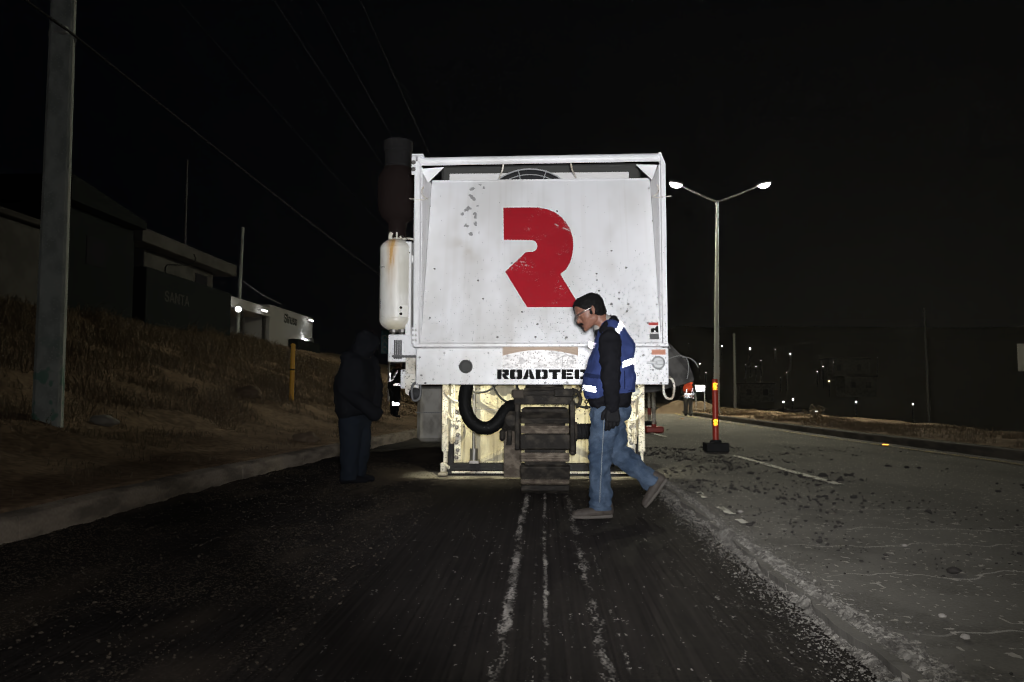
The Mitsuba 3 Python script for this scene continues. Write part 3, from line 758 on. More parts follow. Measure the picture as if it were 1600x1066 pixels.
def shrub(x, y, h, n, lab, seed):
    z = float(terrain(np.array([x]), np.array([y]))[0]) - .03
    rs = np.random.default_rng(seed)
    t = thing('dry_shrub', lab, 'shrub', 'dry shrubs on the right verge')
    tubes = []; lv = []
    for i in range(n):
        a = rs.random() * 6.28; o = rs.normal(0, .35, 2) * h
        P = spline([(x + rs.normal(0, .04), y + rs.normal(0, .04), z), (x + o[0] * .4, y + o[1] * .4, z + h * .5), (x + o[0], y + o[1], z + h * (.7 + .5 * rs.random()))], 7)
        tubes.append(tube(P, np.linspace(.009, .003, 7), 4))
        for k in range(3, 7):
            for q in range(7):
                c = P[k] + rs.normal(0, .05, 3); d = rs.normal(0, .035, (2, 3))
                lv.append((c, c + d[0], c + d[1]))
    obj('stem', tubes, 'm_grass', t)
    lv = np.array(lv).reshape(-1, 3)
    obj('foliage', trimesh.Trimesh(lv, np.arange(len(lv)).reshape(-1, 3), process=False), 'm_grass', t)
shrub(9.0, 14.6, .55, 16, 'dry twiggy shrub on the right verge near the edge of view', 1)
shrub(8.7, 26.0, .40, 12, 'low dry shrub on the right verge farther along the kerb', 2)

# thin night air; the dust of the works hangs in it under the street lamp
nx_, ny_, nz_ = 128, 128, 18
gz_, gy_, gx_ = np.meshgrid(-16 + 82 * (np.arange(nz_) + .5) / nz_, -100 + 1600 * (np.arange(ny_) + .5) / ny_, -1000 + 2000 * (np.arange(nx_) + .5) / nx_, indexing='ij')
dens = 0.00004 + DUST * np.exp(-((gx_ - 24) / 24.0) ** 2 - ((gy_ - 44) / 30.0) ** 2) * np.exp(-np.clip(gz_ - 4, 0, 200) / 16.0)
box_ = T().translate([-1000, -100, -16]).scale([2000, 1600, 82])
scene['haze_air'] = {'type': 'heterogeneous', 'albedo': {'type': 'constvolume', 'value': rgb(0.95, 0.95, 0.93)}, 'sigma_t': {'type': 'gridvolume', 'grid': mi.VolumeGrid(dens[..., None].astype(np.float32)), 'to_world': box_}}
scene['haze'] = {'type': 'cube', 'to_world': T().translate([0, 700, 25]).scale([1000, 800, 41]), 'bsdf': {'type': 'null'}, 'interior': {'type': 'ref', 'id': 'haze_air'}}
labels['haze'] = {'label': 'thin dusty night air over the whole place', 'category': 'haze', 'kind': 'stuff'}; used.add('haze')
scene['camera']['medium'] = {'type': 'ref', 'id': 'haze_air'}
# ================================================================ the road milling machine
MM = thing('milling_machine', 'big white road milling machine seen from behind with a red letter R on its hood', 'milling machine')
def part(name, mesh, bsdf, parent=None, smooth=False, label=None, **kw):
    return obj(name, mesh, bsdf, parent or MM, smooth=smooth, label=label, **kw)
XL, XR = -1.300, 1.228     # outer faces of the rear frame

# --- body: a hollow rear compartment, then the engine house
body = part('body', [box(XL + .03, XL + .06, 7.99, 9.15, 1.50, 3.32), box(XR - .06, XR - .03, 7.99, 9.15, 1.50, 3.32),
                     box(XL + .03, XR - .03, 9.152, 17.2, 1.16, 3.30), box(XL + .03, XR - .03, 8.12, 9.15, 1.42, 1.48)], 'm_paint')
part('engine_cover', box(-1.20, 1.13, 9.17, 14.5, 3.302, 3.74, .03), 'm_plug', body)
for i in range(7):
    part('side_panel', box(XL + .012, XL + .028, 9.2 + i * 1.12, 10.28 + i * 1.12, 1.25, 3.2), 'm_paint', body)
    part('side_panel', box(XR - .028, XR - .012, 9.2 + i * 1.12, 10.28 + i * 1.12, 1.25, 3.2), 'm_paint', body)
part('radiator_shroud', [box(-1.06, .955, 8.80, 9.14, 3.20, 3.475)], 'm_label_white', body)

# --- hood panel leaning back between the frame's legs
PO = np.array([0, 7.95, 1.504]); PD = np.array([0, .7, 1.857]); PD /= np.linalg.norm(PD); PN = np.array([0, -PD[2], PD[1]])
def on_panel(u, v, w):
    return (u, PO[1] + v * PD[1] + w * PN[1], PO[2] + v * PD[2] + w * PN[2])
hood = part('hood_panel', prism(sbox(XL + .064, 0.0, XR - .064, 1.982), .02, lambda u, v, w: on_panel(u, v, w - .02)), 'm_panel')
edge = sbox(XL + .066, .002, XR - .066, 1.978)
part('hood_rim', prism(edge.difference(edge.buffer(-.016)), .006, lambda u, v, w: on_panel(u, v, w + .0005)), 'm_paint', hood)

def arc(cx, cy, rx, ry, a0, a1, n=22):
    return [(cx + rx * math.cos(math.radians(a0 + (a1 - a0) * k / n)), cy + ry * math.sin(math.radians(a0 + (a1 - a0) * k / n))) for k in range(n + 1)]
Rpx = [(-0.437, 1.61), (-0.162, 1.611), (-0.051, 1.607), (0.039, 1.586), (0.122, 1.544), (0.19, 1.484), (0.248, 1.406), (0.287, 1.318), (0.309, 1.222), (0.313, 1.127), (0.303, 1.026), (0.277, 0.925), (0.236, 0.845), (0.172, 0.783), (0.335, 0.466), (0.334, 0.4), (-0.171, 0.402), (-0.402, 0.815), (-0.189, 1.05), (-0.118, 1.052), (-0.088, 1.068), (-0.071, 1.095), (-0.067, 1.126), (-0.072, 1.158), (-0.091, 1.184), (-0.122, 1.2), (-0.422, 1.205)]
part('emblem', prism(Polygon(Rpx).buffer(0), .002, lambda u, v, w: on_panel(u, v, w + .0015)), 'm_red', hood, label='large red letter R painted on the hood')

# --- warning stickers
def sticker(name, x0, z0, x1, z1, bsdf, parent, w0=.0015, plane=None, label=None):
    return part(name, prism(sbox(min(x0, x1), min(z0, z1), max(x0, x1), max(z0, z1)), .0015, (lambda u, v, w: plane(u, v, w + w0))), bsdf, parent, label=label)
a, b = (1.049, 0.032), (1.159, 0.223)
st = sticker('warning_sticker', a[0], a[1], b[0], b[1], 'm_label_white', hood, plane=on_panel, label='warning sticker with red heading and black pictogram')
dz = b[1] - a[1]; wz = b[0] - a[0]
sticker('heading', a[0] + .004, b[1] - .16 * dz, b[0] - .004, b[1] - .01 * dz, 'm_label_red', st, .0035, on_panel)
sticker('lettering', a[0] + .006, a[1] + .02 * dz, b[0] - .006, a[1] + .33 * dz, 'm_darkgrey', st, .0035, on_panel)
pic = Polygon([(.2, .42), (.45, .42), (.5, .55), (.62, .55), (.62, .42), (.85, .42), (.85, .78), (.72, .78), (.55, .62), (.4, .68), (.2, .60)])
part('pictogram', prism(Polygon([(a[0] + x * wz, a[1] + y * dz) for x, y in pic.exterior.coords]), .0015, lambda u, v, w: on_panel(u, v, w + .0035)), 'm_ink', st)

# --- rear frame
fr = part('rear_frame', [box(XL - .012, XL + .052, 7.90, 8.02, 1.46, 3.36, .012), tube([(XL + .02, 7.96, 3.365), (-.03, 7.96, 3.374), (XR - .04, 7.96, 3.382)], .041, 14)], 'm_paint', smooth=40)
part('frame_leg', prism(Polygon([(XR - .05, 1.47), (XR - .006, 1.47), (XR - .006, 3.30), (XR - .05, 3.415), (XR - .075, 3.415), (XR - .05, 3.33)]), .12, lambda u, v, w: (u, 8.02 - w, v)), 'm_paint', fr)
part('frame_cap', box(XL - .035, XL + .085, 7.88, 8.06, 3.408, 3.425, .004), 'm_paint', fr)
part('gusset', prism(Polygon([(-1.26, 3.307), (-1.022, 3.324), (-1.187, 3.161)]), .012, facing(8.03)), 'm_paint', fr)
part('gusset', prism(Polygon([(0.943, 3.327), (1.16, 3.321), (1.101, 3.168)]), .012, facing(8.03)), 'm_paint', fr)
part('bracket', box(XL - .035, XL + .006, 7.884, 7.897, 3.21, 3.40, .003), 'm_paint', fr)
for z in (3.335, 3.265):
    part('bolt', lathe([(0, 0), (.022, 0), (.022, .01), (.014, .016), (0, .016)], (XL - .014, 7.885, z), 10, 'y'), 'm_darksteel', fr)
for s, x in ((1, XL + .075), (-1, XR - .085)):
    part('latch', [tube(spline([(x, 7.99, 3.11), (x - s * .012, 7.96, 3.03), (x + s * .02, 7.94, 2.99), (x + s * .05, 7.97, 2.98)], 14), .006, 6), tube([(x - s * .13, 7.885, 2.965), (x, 7.90, 2.955), (x + s * .03, 7.93, 2.965)], .005, 6)], 'm_dirtywhite', fr)
part('hinge', [box(XL - .02, XL + .035, 7.882, 7.899, 1.50, 1.66, .004)], 'm_paint', fr)
for dx in (-.007, .022):
    for z in (1.53, 1.58, 1.63):
        part('bolt', lathe([(0, 0), (.012, 0), (.010, .009), (0, .01)], (XL + dx, 7.883, z), 8, 'y'), 'm_darksteel', fr)

# --- cooling fan behind the hood, its guard showing over the hood's edge
fan = part('cooling_fan', lathe([(.02, 0), (.57, 0), (.60, .06), (.57, .07), (.02, .05)], (-.155, 8.79, 2.89), 40, 'y'), 'm_black', smooth=30)
for k in range(9):
    r = .09 + .0635 * k
    P = [(-.155 + r * math.cos(t), 8.70 - .03 * math.cos(r * 2.6), 2.89 + r * math.sin(t)) for t in np.linspace(0, 2 * math.pi, 49)]
    part('guard_ring', tube(P, .0055 if k < 8 else .009, 5), 'm_galv', fan)
for a in range(0, 360, 30):
    c, q = math.cos(math.radians(a + 12)), math.sin(math.radians(a + 12))
    part('guard_spoke', tube([(-.155 + r * c, 8.69 - .03 * math.cos(r * 2.6), 2.89 + r * q) for r in (.06, .2, .4, .605)], .0055, 5), 'm_galv', fan)
for px, s in ((-.435, -1), (.305, 1)):
    part('stay_wire', tube([(px - s * .03, 8.0, 3.37), (px - s * .012, 8.05, 3.29), (px + s * .05, 8.60, 3.36)], .009, 6), 'm_dirtywhite', fr)

# --- tailgate box under the hood
tg = part('tailgate', [box(XL + .025, XR - .002, 7.89, 7.93, 1.088, 1.452, .008), box(XL + .03, XL + .06, 7.93, 8.6, 1.10, 1.45), box(XR - .03, XR - .004, 7.93, 8.6, 1.10, 1.45), box(XL + .06, XR - .03, 7.932, 8.12, 1.425, 1.449)], 'm_paint')
part('ledge', box(XL + .02, XR - .002, 7.875, 7.945, 1.462, 1.497, .006), 'm_paint', tg)
a, b = (-0.41, 1.254), (0.337, 1.465)
win = part('plate', prism(sbox(a[0], a[1], b[0], b[1]), .003, facing(7.8885)), 'm_tan', tg, label='small tan and bare metal plate with an arched skyline')
wx, wz = b[0] - a[0], b[1] - a[1]
top = [(a[0] + t * wx, a[1] + wz * (.42 + .42 * math.sin(math.pi * (t * .8 + .1)) ** .9)) for t in np.linspace(0, 1, 24)]
part('bare_metal', prism(Polygon([(a[0], a[1]), (b[0], a[1])] + top[::-1]), .002, facing(7.8845)), 'm_alu', win)
for i, (u, h) in enumerate(((.72, .40), (.79, .52), (.86, .44), (.93, .56))):
    part('skyline_line', prism(sbox(a[0] + u * wx, a[1] + .1 * wz, a[0] + u * wx + .006, a[1] + h * wz), .0015, facing(7.882)), 'm_grey', win)
part('skyline_line', prism(LineString([(a[0] + .70 * wx, a[1] + .35 * wz), (a[0] + .84 * wx, a[1] + .62 * wz), (a[0] + .97 * wx, a[1] + .40 * wz)]).buffer(.004), .0015, facing(7.8815)), 'm_grey', win)
# stencilled name
def stencil(c):
    b = lambda x0, y0, x1, y1: sbox(x0, y0, x1, y1)
    if c == 'T': s = unary_union([b(0, .68, 1, 1), b(.31, 0, .69, 1)]).difference(b(0, .62, .2, .0))
    elif c == 'E': s = unary_union([b(0, 0, .36, 1), b(0, 0, .95, .27), b(0, .73, .95, 1), b(0, .385, .85, .615)]).difference(b(.41, 0, .45, 1))
    elif c == 'O': s = sbox(.16, .16, .84, .84).buffer(.16).difference(sbox(.39, .26, .61, .74)).difference(b(.475, 0, .525, 1))
    elif c == 'C': s = sbox(.16, .16, .84, .84).buffer(.16).difference(sbox(.38, .28, .70, .72)).difference(b(.6, .38, 1, .62)).difference(b(.40, .7, .47, 1)).difference(b(.40, 0, .47, .3))
    elif c == 'D': s = unary_union([b(0, 0, .5, 1), sbox(.3, .22, .78, .78).buffer(.22)]).difference(sbox(.37, .26, .64, .74)).difference(b(.43, 0, .475, 1))
    elif c == 'A': s = Polygon([(0, 0), (.32, 1), (.68, 1), (1, 0), (.64, 0), (.58, .2), (.42, .2), (.36, 0)]).difference(Polygon([(.44, .38), (.56, .38), (.5, .68)])).difference(b(.48, .0, .52, 1))
    elif c == 'R': s = unary_union([b(0, 0, .36, 1), b(0, .72, .7, 1), b(0, .36, .7, .60), sbox(.6, .50, .84, .86).buffer(.14), Polygon([(.36, .4), (.7, .4), (1.0, 0), (.62, 0)])]).difference(sbox(.40, .60, .60, .72)).difference(b(.39, 0, .43, 1))
    elif c == 'H': s = unary_union([b(0, 0, .36, 1), b(.64, 0, 1, 1), b(.3, .38, .7, .62)]).difference(b(.47, 0, .53, 1))
    return s
lx0, lz0 = (-0.464, 1.142); lx1, lz1 = (-0.336, 1.238)
lw, lh = .119, lz1 - lz0
for i, c in enumerate('ROADTECH'):
    x0 = lx0 + i * .1275
    g = stencil(c)
    part('letter', prism(Polygon() .union(unary_union([Polygon([(x0 + x * lw, lz0 + z * lh) for x, z in q.exterior.coords], [[(x0 + x * lw, lz0 + z * lh) for x, z in h.coords] for h in q.interiors]) for q in getattr(g, 'geoms', [g])])), .0015, facing(7.8885)), 'm_ink', tg)
# round plug and fuel cap
c = (-0.776, 1.267)
pl = part('plug', lathe([(0, 0), (.068, 0), (.068, .014), (.050, .020), (.046, .010), (.020, .010), (.020, .024), (0, .024)], (c[0], 7.889, c[1]), 24, 'y'), 'm_plug', tg, smooth=30)
c = (1.123, 1.302)
cap = part('filler_cap', lathe([(0, 0), (.066, 0), (.066, .022), (.05, .034), (0, .034)], (c[0], 7.889, c[1]), 24, 'y'), 'm_galv', tg, smooth=30)
part('cap_latch', [box(c[0] - .115, c[0] - .02, 7.845, 7.862, c[1] - .014, c[1] + .012, .004), box(c[0] - .02, c[0] + .05, 7.84, 7.853, c[1] - .02, c[1] + .02, .006)], 'm_galv', cap)
a, b = (1.061, 1.381), (1.197, 1.432)
sticker('orange_sticker', a[0], a[1], b[0], b[1], 'm_orange_label', tg, plane=facing(7.8885))
for x, z in ((-.99, 1.40), (-.55, 1.40), (.75, 1.40), (.80, 1.14), (-1.1, 1.14)):
    part('bolt', lathe([(0, 0), (.011, 0), (.009, .008), (0, .009)], (x, 7.889, z), 8, 'y'), 'm_darksteel', tg)
# grab handles
def loop(cx, w, h, y, z1, sgn):
    P = [(cx + sgn * .02, y, z1), (cx + sgn * w * .75, y, z1), (cx + sgn * w, y, z1 - .03), (cx + sgn * w, y, z1 - h + .04), (cx + sgn * w * .8, y, z1 - h), (cx + sgn * .03, y, z1 - h), (cx, y, z1 - h + .03), (cx, y, z1 + .02)]
    return tube(spline(P, 30), .013, 8)
part('grab_handle', loop(XR - .03, .085, .20, 7.98, 1.15, 1), 'm_dirtywhite', tg, smooth=True)
part('grab_handle', loop(XL + .05, .075, .17, 7.98, 1.10, -1), 'm_darkgrey', tg, smooth=True)
part('exhaust_pipe', tube([(.88, 9.6, 1.0), (1.02, 9.6, 1.0), (1.14, 9.62, 1.02)], .05, 12), 'm_galv', smooth=40)
part('end_plate', box(1.245, 1.275, 8.4, 8.5, 1.62, 1.84, .006), 'm_paint')

# --- left side: bracket boxes under the air tank, the tank
side = part('side_cabinet', [box(-1.64, -1.31, 8.30, 8.62, 1.33, 1.62, .01), box(-1.50, -1.31, 8.28, 8.34, 1.05, 1.25, .01)], 'm_paint')
part('grille', [box(-1.57 + i * .022, -1.557 + i * .022, 8.265, 8.30, 1.36, 1.56, .003) for i in range(4)], 'm_darkgrey', side)
part('shelf', box(-1.57, -1.27, 8.16, 8.30, 1.375, 1.395, .004), 'm_darkgrey', side)
part('step_plate', box(-1.435, -1.33, 8.2, 8.29, 1.20, 1.37, .006), 'm_dirtywhite', side)
part('mud_flap', prism(Polygon([(-1.44, 1.18), (-1.33, 1.20), (-1.33, 1.03), (-1.38, .97), (-1.43, 1.0)]), .02, facing(8.2)), 'm_dirtywhite', side)
part('coupling', lathe([(0, 0), (.06, 0), (.06, .05), (.03, .06), (0, .06)], (-1.33, 8.2, 1.0), 16, 'y'), 'm_black', side, smooth=30)
tank_x, tank_y, tr = -1.585, 8.45, .176
prof = [(0, 1.665)] + [(tr * math.sin(t), 1.785 - .12 * math.cos(t)) for t in np.linspace(.12, math.pi / 2, 9)] + [(tr, 2.55)] + [(tr * math.cos(t), 2.55 + .115 * math.sin(t)) for t in np.linspace(.1, math.pi / 2, 9)][:-1] + [(0, 2.665)]
tank = part('air_tank', lathe(prof, (tank_x, tank_y, 0), 40), 'm_tank', smooth=40, label='white air tank with a rust streak')
part('seam', [lathe([(tr + .001, z), (tr + .004, z + .006), (tr + .001, z + .012)], (tank_x, tank_y, 0), 40) for z in (1.79, 2.55)], 'm_tank', tank)
part('valve', [tube([(tank_x - .07, tank_y, 2.63), (tank_x - .07, tank_y, 2.71), (tank_x - .055, tank_y, 2.735)], .022, 10), tube([(tank_x + .0, tank_y, 2.65), (tank_x + .0, tank_y, 2.74)], .010, 8), tube([(tank_x + .0, tank_y, 2.655), (tank_x + .0, tank_y, 2.672)], .05, 12), tube([(tank_x + .02, tank_y, 2.66), (tank_x + .12, tank_y, 2.67), (tank_x + .2, tank_y, 2.66)], .012, 8), tube([(tank_x + .06, tank_y - .03, 2.65), (tank_x + .045, tank_y - .03, 2.69)], .012, 8)], 'm_dirtywhite', tank, smooth=40)
part('name_plate', [box(tank_x + .075, tank_x + .16, tank_y - .172, tank_y - .160, 1.80, 1.93, .002)], 'm_tank', tank)
for z in (1.835, 1.90):
    part('stud', lathe([(0, 0), (.014, 0), (.014, .012), (0, .014)], (tank_x + .085, tank_y - .172, z), 10, 'y'), 'm_ink', tank)
part('strap_mark', [box(tank_x - .16, tank_x - .10, tank_y - .156, tank_y - .142, 2.335, 2.341, .001), box(tank_x - .152, tank_x - .147, tank_y - .113, tank_y - .099, 1.90, 2.0, .001)], 'm_darkgrey', tank)
part('foot', [tube([(tank_x + dx, tank_y - .04, 1.68), (tank_x + dx, tank_y - .04, 1.65)], .045, 10) for dx in (-.02, .07)] + [tube([(tank_x + dx, tank_y - .04, 1.65), (tank_x + dx, tank_y - .04, 1.60)], [.03, .008], 8) for dx in (-.02, .07)], 'm_darksteel', tank)
part('tank_bracket', [box(-1.44, -1.27, 8.40, 8.50, 1.62, 1.70), box(-1.44, -1.27, 8.40, 8.50, 2.40, 2.48), box(-1.47, -1.41, 8.36, 8.54, 1.60, 2.62, .004)], 'm_paint', tank)

# --- dust collector standing up at the left front
dc = part('dust_collector', lathe([(0, 2.95), (.10, 2.96), (.13, 3.38), (.17, 3.425), (.235, 3.485), (.272, 3.59), (.280, 3.70), (.280, 3.94), (.262, 4.06), (.21, 4.15), (.20, 4.17), (0, 4.17)], (-2.055, 11.0, 0), 40), 'm_deepbrown', smooth=40, label='dark brown dust collector drum')
part('stack', lathe([(.185, 4.16), (.187, 4.40), (.205, 4.43), (.207, 4.555), (.190, 4.555), (.188, 4.2)], (-2.055, 11.0, 0), 36), 'm_sootgrey', dc, smooth=40)
part('duct', tube(spline([(-2.055, 11.0, 3.05), (-2.02, 11.0, 2.75), (-1.7, 11.0, 2.55), (-1.25, 11.0, 2.55)], 24), .13, 14), 'm_deepbrown', dc, smooth=40)

# --- drum housing, moldboard and its fittings
PLY = 9.80
mb = part('moldboard', [box(-1.22, 1.19, PLY, PLY + .05, .17, 1.20, .004)], 'm_cream')
part('housing', box(-1.24, 1.21, PLY + .06, 12.2, .14, 1.15, .01), 'm_paint', mb)
part('bottom_beam', [box(-1.20, 1.17, PLY - .10, PLY - .004, .065, .155, .006), box(-1.20, 1.17, PLY - .06, PLY - .002, .012, .034, .004)], 'm_black', mb)
part('wear_strip', box(-1.12, 1.10, PLY - .115, PLY - .07, .036, .062, .004), 'm_dirtywhite', mb)
part('top_flange', box(-1.21, 1.18, PLY - .05, PLY - .004, .158, .178, .004), 'm_cream', mb)
for pts in (((-.76, .94), (-.36, .76)), ((-.76, .185), (-.30, .40)), ((.30, .70), (.74, .92)), ((.30, .42), (.80, .185))):
    (xa, za), (xb, zb) = pts
    d = np.array([xb - xa, zb - za]); d /= np.linalg.norm(d); nrm = np.array([-d[1], d[0]]) * .022
    q = Polygon([(xa + nrm[0], za + nrm[1]), (xb + nrm[0], zb + nrm[1]), (xb - nrm[0], zb - nrm[1]), (xa - nrm[0], za - nrm[1])])
    part('brace', prism(q, .06, facing(PLY - .001)), 'm_cream', mb)
for xx_ in (-1.065, 1.06):
    s_ = part('bolted_strip', box(xx_ - .045, xx_ + .045, PLY - .03, PLY - .002, .18, .83, .004), 'm_dirtywhite', mb)
    for k in range(7):
        part('bolt', lathe([(0, 0), (.026, 0), (.024, .012), (.012, .022), (0, .022)], (xx_ + (.008 if k % 2 else -.006), PLY - .031, .22 + k * .092), 10, 'y'), 'm_darksteel', s_, smooth=30)
part('seam_strip', [box(-.005, .003, PLY - .006, PLY - .001, .18, 1.19, .001), box(-1.0, 1.1, PLY - .006, PLY - .001, .80, .806, .001)], 'm_darksteel', mb)
rod = part('lift_rod', [tube([(-.845, 9.62, .30), (-.845, 9.62, 1.3)], .022, 10), tube([(-.845, 9.62, .16), (-.845, 9.62, .34)], .05, 12), box(-.90, -.78, 9.57, 9.75, .158, .20)], 'm_darksteel', smooth=40)
part('lift_rod', [tube([(.80, 9.62, .16), (.80, 9.62, 1.3)], .022, 10), tube([(.80, 9.62, .16), (.80, 9.62, .34)], .05, 12)], 'm_darksteel', smooth=40)
part('chain', [tube(spline([(-.12, 9.3, 1.2), (-.118, 9.3, 1.05), (-.122, 9.3, .92)], 8), .007, 6)], 'm_darksteel')
part('chain', [trimesh.creation.torus(.018, .006, 10, 6, transform=trimesh.transformations.translation_matrix((.475, 9.0, 1.10 - k * .032)) @ trimesh.transformations.rotation_matrix((k % 2) * 1.57 , [0, 0, 1]) @ trimesh.transformations.rotation_matrix(1.57, [1, 0, 0])) for k in range(9)], 'm_grime')
# corner posts, hoses and feet at both ends of the moldboard
for s, x in ((-1, -1.195), (1, 1.165)):
    cp = part('corner_post', [box(x - .038, x + .038, 9.60, 9.67, .30, 1.30, .01), tube([(x - .0, 9.63, .06), (x - .0, 9.63, .36)], .022, 10)], 'm_dirtywhite', smooth=40)
    part('guide_tube', [tube([(x - s * .085, 9.60, .42), (x - s * .085, 9.60, 1.25)], .016, 8), tube([(x - s * .115, 9.58, .42), (x - s * .115, 9.58, 1.25)], .012, 8), tube([(x - s * .085, 9.60, .40), (x - s * .085, 9.60, .56)], .026, 10)], 'm_dirtywhite', cp, smooth=40)
    part('hose', [tube(spline([(x, 9.56, 1.02), (x - s * .07, 9.54, .95), (x - s * .19, 9.5, .90), (x - s * .22, 9.52, 1.05)], 16), .014, 8), tube(spline([(x - s * .05, 9.55, .74), (x - s * .13, 9.5, .68), (x - s * .19, 9.5, .70), (x - s * .20, 9.52, .80)], 16), .013, 8)], 'm_dirtywhite', cp, smooth=40)
    part('post_foot', [box(x - .075, x + .03, 9.54, 9.70, .02, .055), box(x - .05, x + .02, 9.56, 9.66, .06, .17, .01), tube([(x + .02, 9.56, .14), (x + .06, 9.5, .12)], .02, 8)], 'm_dirtywhite', cp)
    part('edge_guard', [box(x - s * .02 - .035, x - s * .02 + .035, 9.70, 9.78, .02, .48, .006) if s > 0 else box(-1.17, -1.10, 9.70, 9.78, .02, .42, .006)], 'm_black', cp)
part('side_skirt', [box(-1.70, -1.27, 10.6, 12.2, .36, 1.12, .05)], 'm_skirt')
part('skirt_strap', box(-1.705, -1.28, 10.585, 10.60, .74, .75, .001), 'm_darkgrey')

# --- rear crawler under the middle
TC, TR_, TY0, TY1 = .42, .375, 8.16, 9.25
tr_x0, tr_x1 = -.232, .248
cr = part('crawler_frame', [box(-.14, .16, 8.35, 9.3, .28, .56, .02), box(-.31, .30, 8.16, 8.42, .885, 1.02, .012), box(.262, .312, 8.10, 8.55, .42, .93, .01), box(-.30, -.25, 8.20, 8.6, .42, .93, .01), box(-.33, .32, 8.10, 8.18, .98, 1.035, .008)], 'm_grime')
part('leg_column', [tube([(0.0, 8.55, .98), (0.0, 8.55, 1.46)], .20, 20), tube([(0.0, 8.40, .98), (0.0, 8.40, 1.4)], .05, 12)], 'm_grime', cr, smooth=40)
part('fork_clutter', [box(.10, .30, 8.06, 8.16, .965, 1.05, .01), box(-.32, -.20, 8.07, 8.18, .95, 1.04, .01), tube([(-.2, 8.1, 1.04), (.2, 8.1, 1.05)], .02, 8), tube(spline([(.28, 8.1, 1.04), (.36, 8.1, .98), (.36, 8.1, .9), (.32, 8.1, .86)], 14), .018, 8)], 'm_grime', cr)
part('idler', lathe([(0, -.2), (.33, -.2), (.33, .2), (0, .2)], (0.008, TY0, TC), 28, 'x'), 'm_grime', cr)
part('idler', lathe([(0, -.2), (.33, -.2), (.33, .2), (0, .2)], (0.008, TY1, TC), 28, 'x'), 'm_grime', cr)
per = 2 * math.pi * TR_ + 2 * (TY1 - TY0)
NP = 16
def along(s, r):
    s = s % per
    h = math.pi * TR_
    if s < h:                                   # rear half circle, from the top to the bottom
        a = math.pi / 2 + s / TR_
        return TY0 + r * math.cos(a), TC + r * math.sin(a), a
    if s < h + (TY1 - TY0): return TY0 + (s - h), TC - r, 1.5 * math.pi
    if s < 2 * h + (TY1 - TY0):
        a = 1.5 * math.pi + (s - h - (TY1 - TY0)) / TR_
        return TY1 + r * math.cos(a), TC + r * math.sin(a), a
    return TY1 - (s - 2 * h - (TY1 - TY0)), TC + r, math.pi / 2
def plate_at(s, r, t, ln, x0, x1, dent=0):
    y, z, a = along(s, r)
    m = box(x0, x1, -t / 2, t / 2, -ln / 2, ln / 2, .008)
    # thickness along the radius
    m.apply_transform(trimesh.transformations.rotation_matrix(a - 1.5 * math.pi + math.pi / 2, [1, 0, 0]))
    m.apply_translation((0, y, z))
    return m
off = TR_ * math.radians(90 - 16 - 0)
for k in range(NP):
    s = off + k * per / NP - 1.0 * per / NP
    part('track_link', [plate_at(s + per / NP * .5, TR_ - .005, .03, .085, tr_x0 + .004, tr_x1 - .004), plate_at(s + per / NP * .5, TR_ + .006, .03, .030, tr_x0 + .002, tr_x1 - .002)], 'm_mud', cr)
    part('track_pad', plate_at(s, TR_ + .022, .056, .145, tr_x0, tr_x1), 'm_grime', cr)
part('mud_guard', box(-.43, -.245, 8.50, 8.54, .11, .66, .006), 'm_mud', cr)
part('drive_motor', [lathe([(0, 0), (.10, 0), (.10, .12), (.06, .16), (0, .16)], (-.34, 8.42, .72), 16, 'y'), box(-.45, -.26, 8.42, 8.6, .60, .90, .03), box(-.47, -.41, 8.40, 8.52, .50, .62, .02), tube([(-.36, 8.4, .62), (-.37, 8.4, .46)], .03, 10)], 'm_grime', cr, smooth=30)
hose = part('big_hose', tube(spline([(-.80, 8.42, 1.30), (-.81, 8.40, 1.10), (-.83, 8.35, .94), (-.80, 8.32, .78), (-.70, 8.30, .665), (-.57, 8.30, .645), (-.46, 8.32, .73), (-.39, 8.36, .83), (-.30, 8.42, .87)], 60), [.068 + .0035 * (k % 2) for k in range(60)], 18), 'm_hose', cr, smooth=True, label='thick black hose hanging in a loop')
part('hose_clip', [tube(spline([(-.62, 8.235, .655), (-.615, 8.228, .652), (-.61, 8.235, .65)], 4), .006, 5), tube(spline([(-.58, 8.235, .648), (-.575, 8.228, .645), (-.57, 8.235, .645)], 4), .006, 5)], 'm_steel', hose)
bel = part('bellows', tube([(.30 + .0125 * k, 8.45 + .004 * k, .60) for k in range(18)], [.085 if k % 3 else .068 for k in range(18)], 18), 'm_rubber', cr, smooth=30)
part('bellows_flange', [lathe([(0, -.03), (.10, -.03), (.10, .03), (0, .03)], (.315, 8.45, .60), 18, 'x'), box(.26, .33, 8.3, 8.5, .36, .54, .02)], 'm_grime', bel)
# front crawlers far ahead, for the machine to stand on
for s in (-1, 1):
    fc = part('front_crawler', [box(s * .98 - .17, s * .98 + .17, 14.6, 16.4, .12, .72, .1)], 'm_grime')
    part('leg_column', tube([(s * .98, 15.5, .72), (s * .98, 15.5, 1.2)], .16, 16), 'm_grime', fc)
# --- work lamps under the tailgate, shining on the moldboard
for x in (-.98, .93):
    wl = part('work_lamp', [lathe([(.03, 0), (.075, .02), (.085, .07), (.078, .07), (.06, .03), (.03, .02)], (x, 8.62, 1.245), 18, 'y'), tube([(x, 8.62, 1.30), (x, 8.6, 1.42)], .012, 8)], 'm_black', smooth=30)
    scene[f'lamp_beam_{int(x > 0)}'] = {'type': 'spot', 'intensity': rgb(3.9, 3.7, 2.6), 'cutoff_angle': 66.0, 'beam_width': 30.0, 'sampling_weight': 0.6,
        'to_world': T().look_at(origin=[x, 8.95, 1.18], target=[x * .5, 9.78, .36], up=[0, 0, 1])}
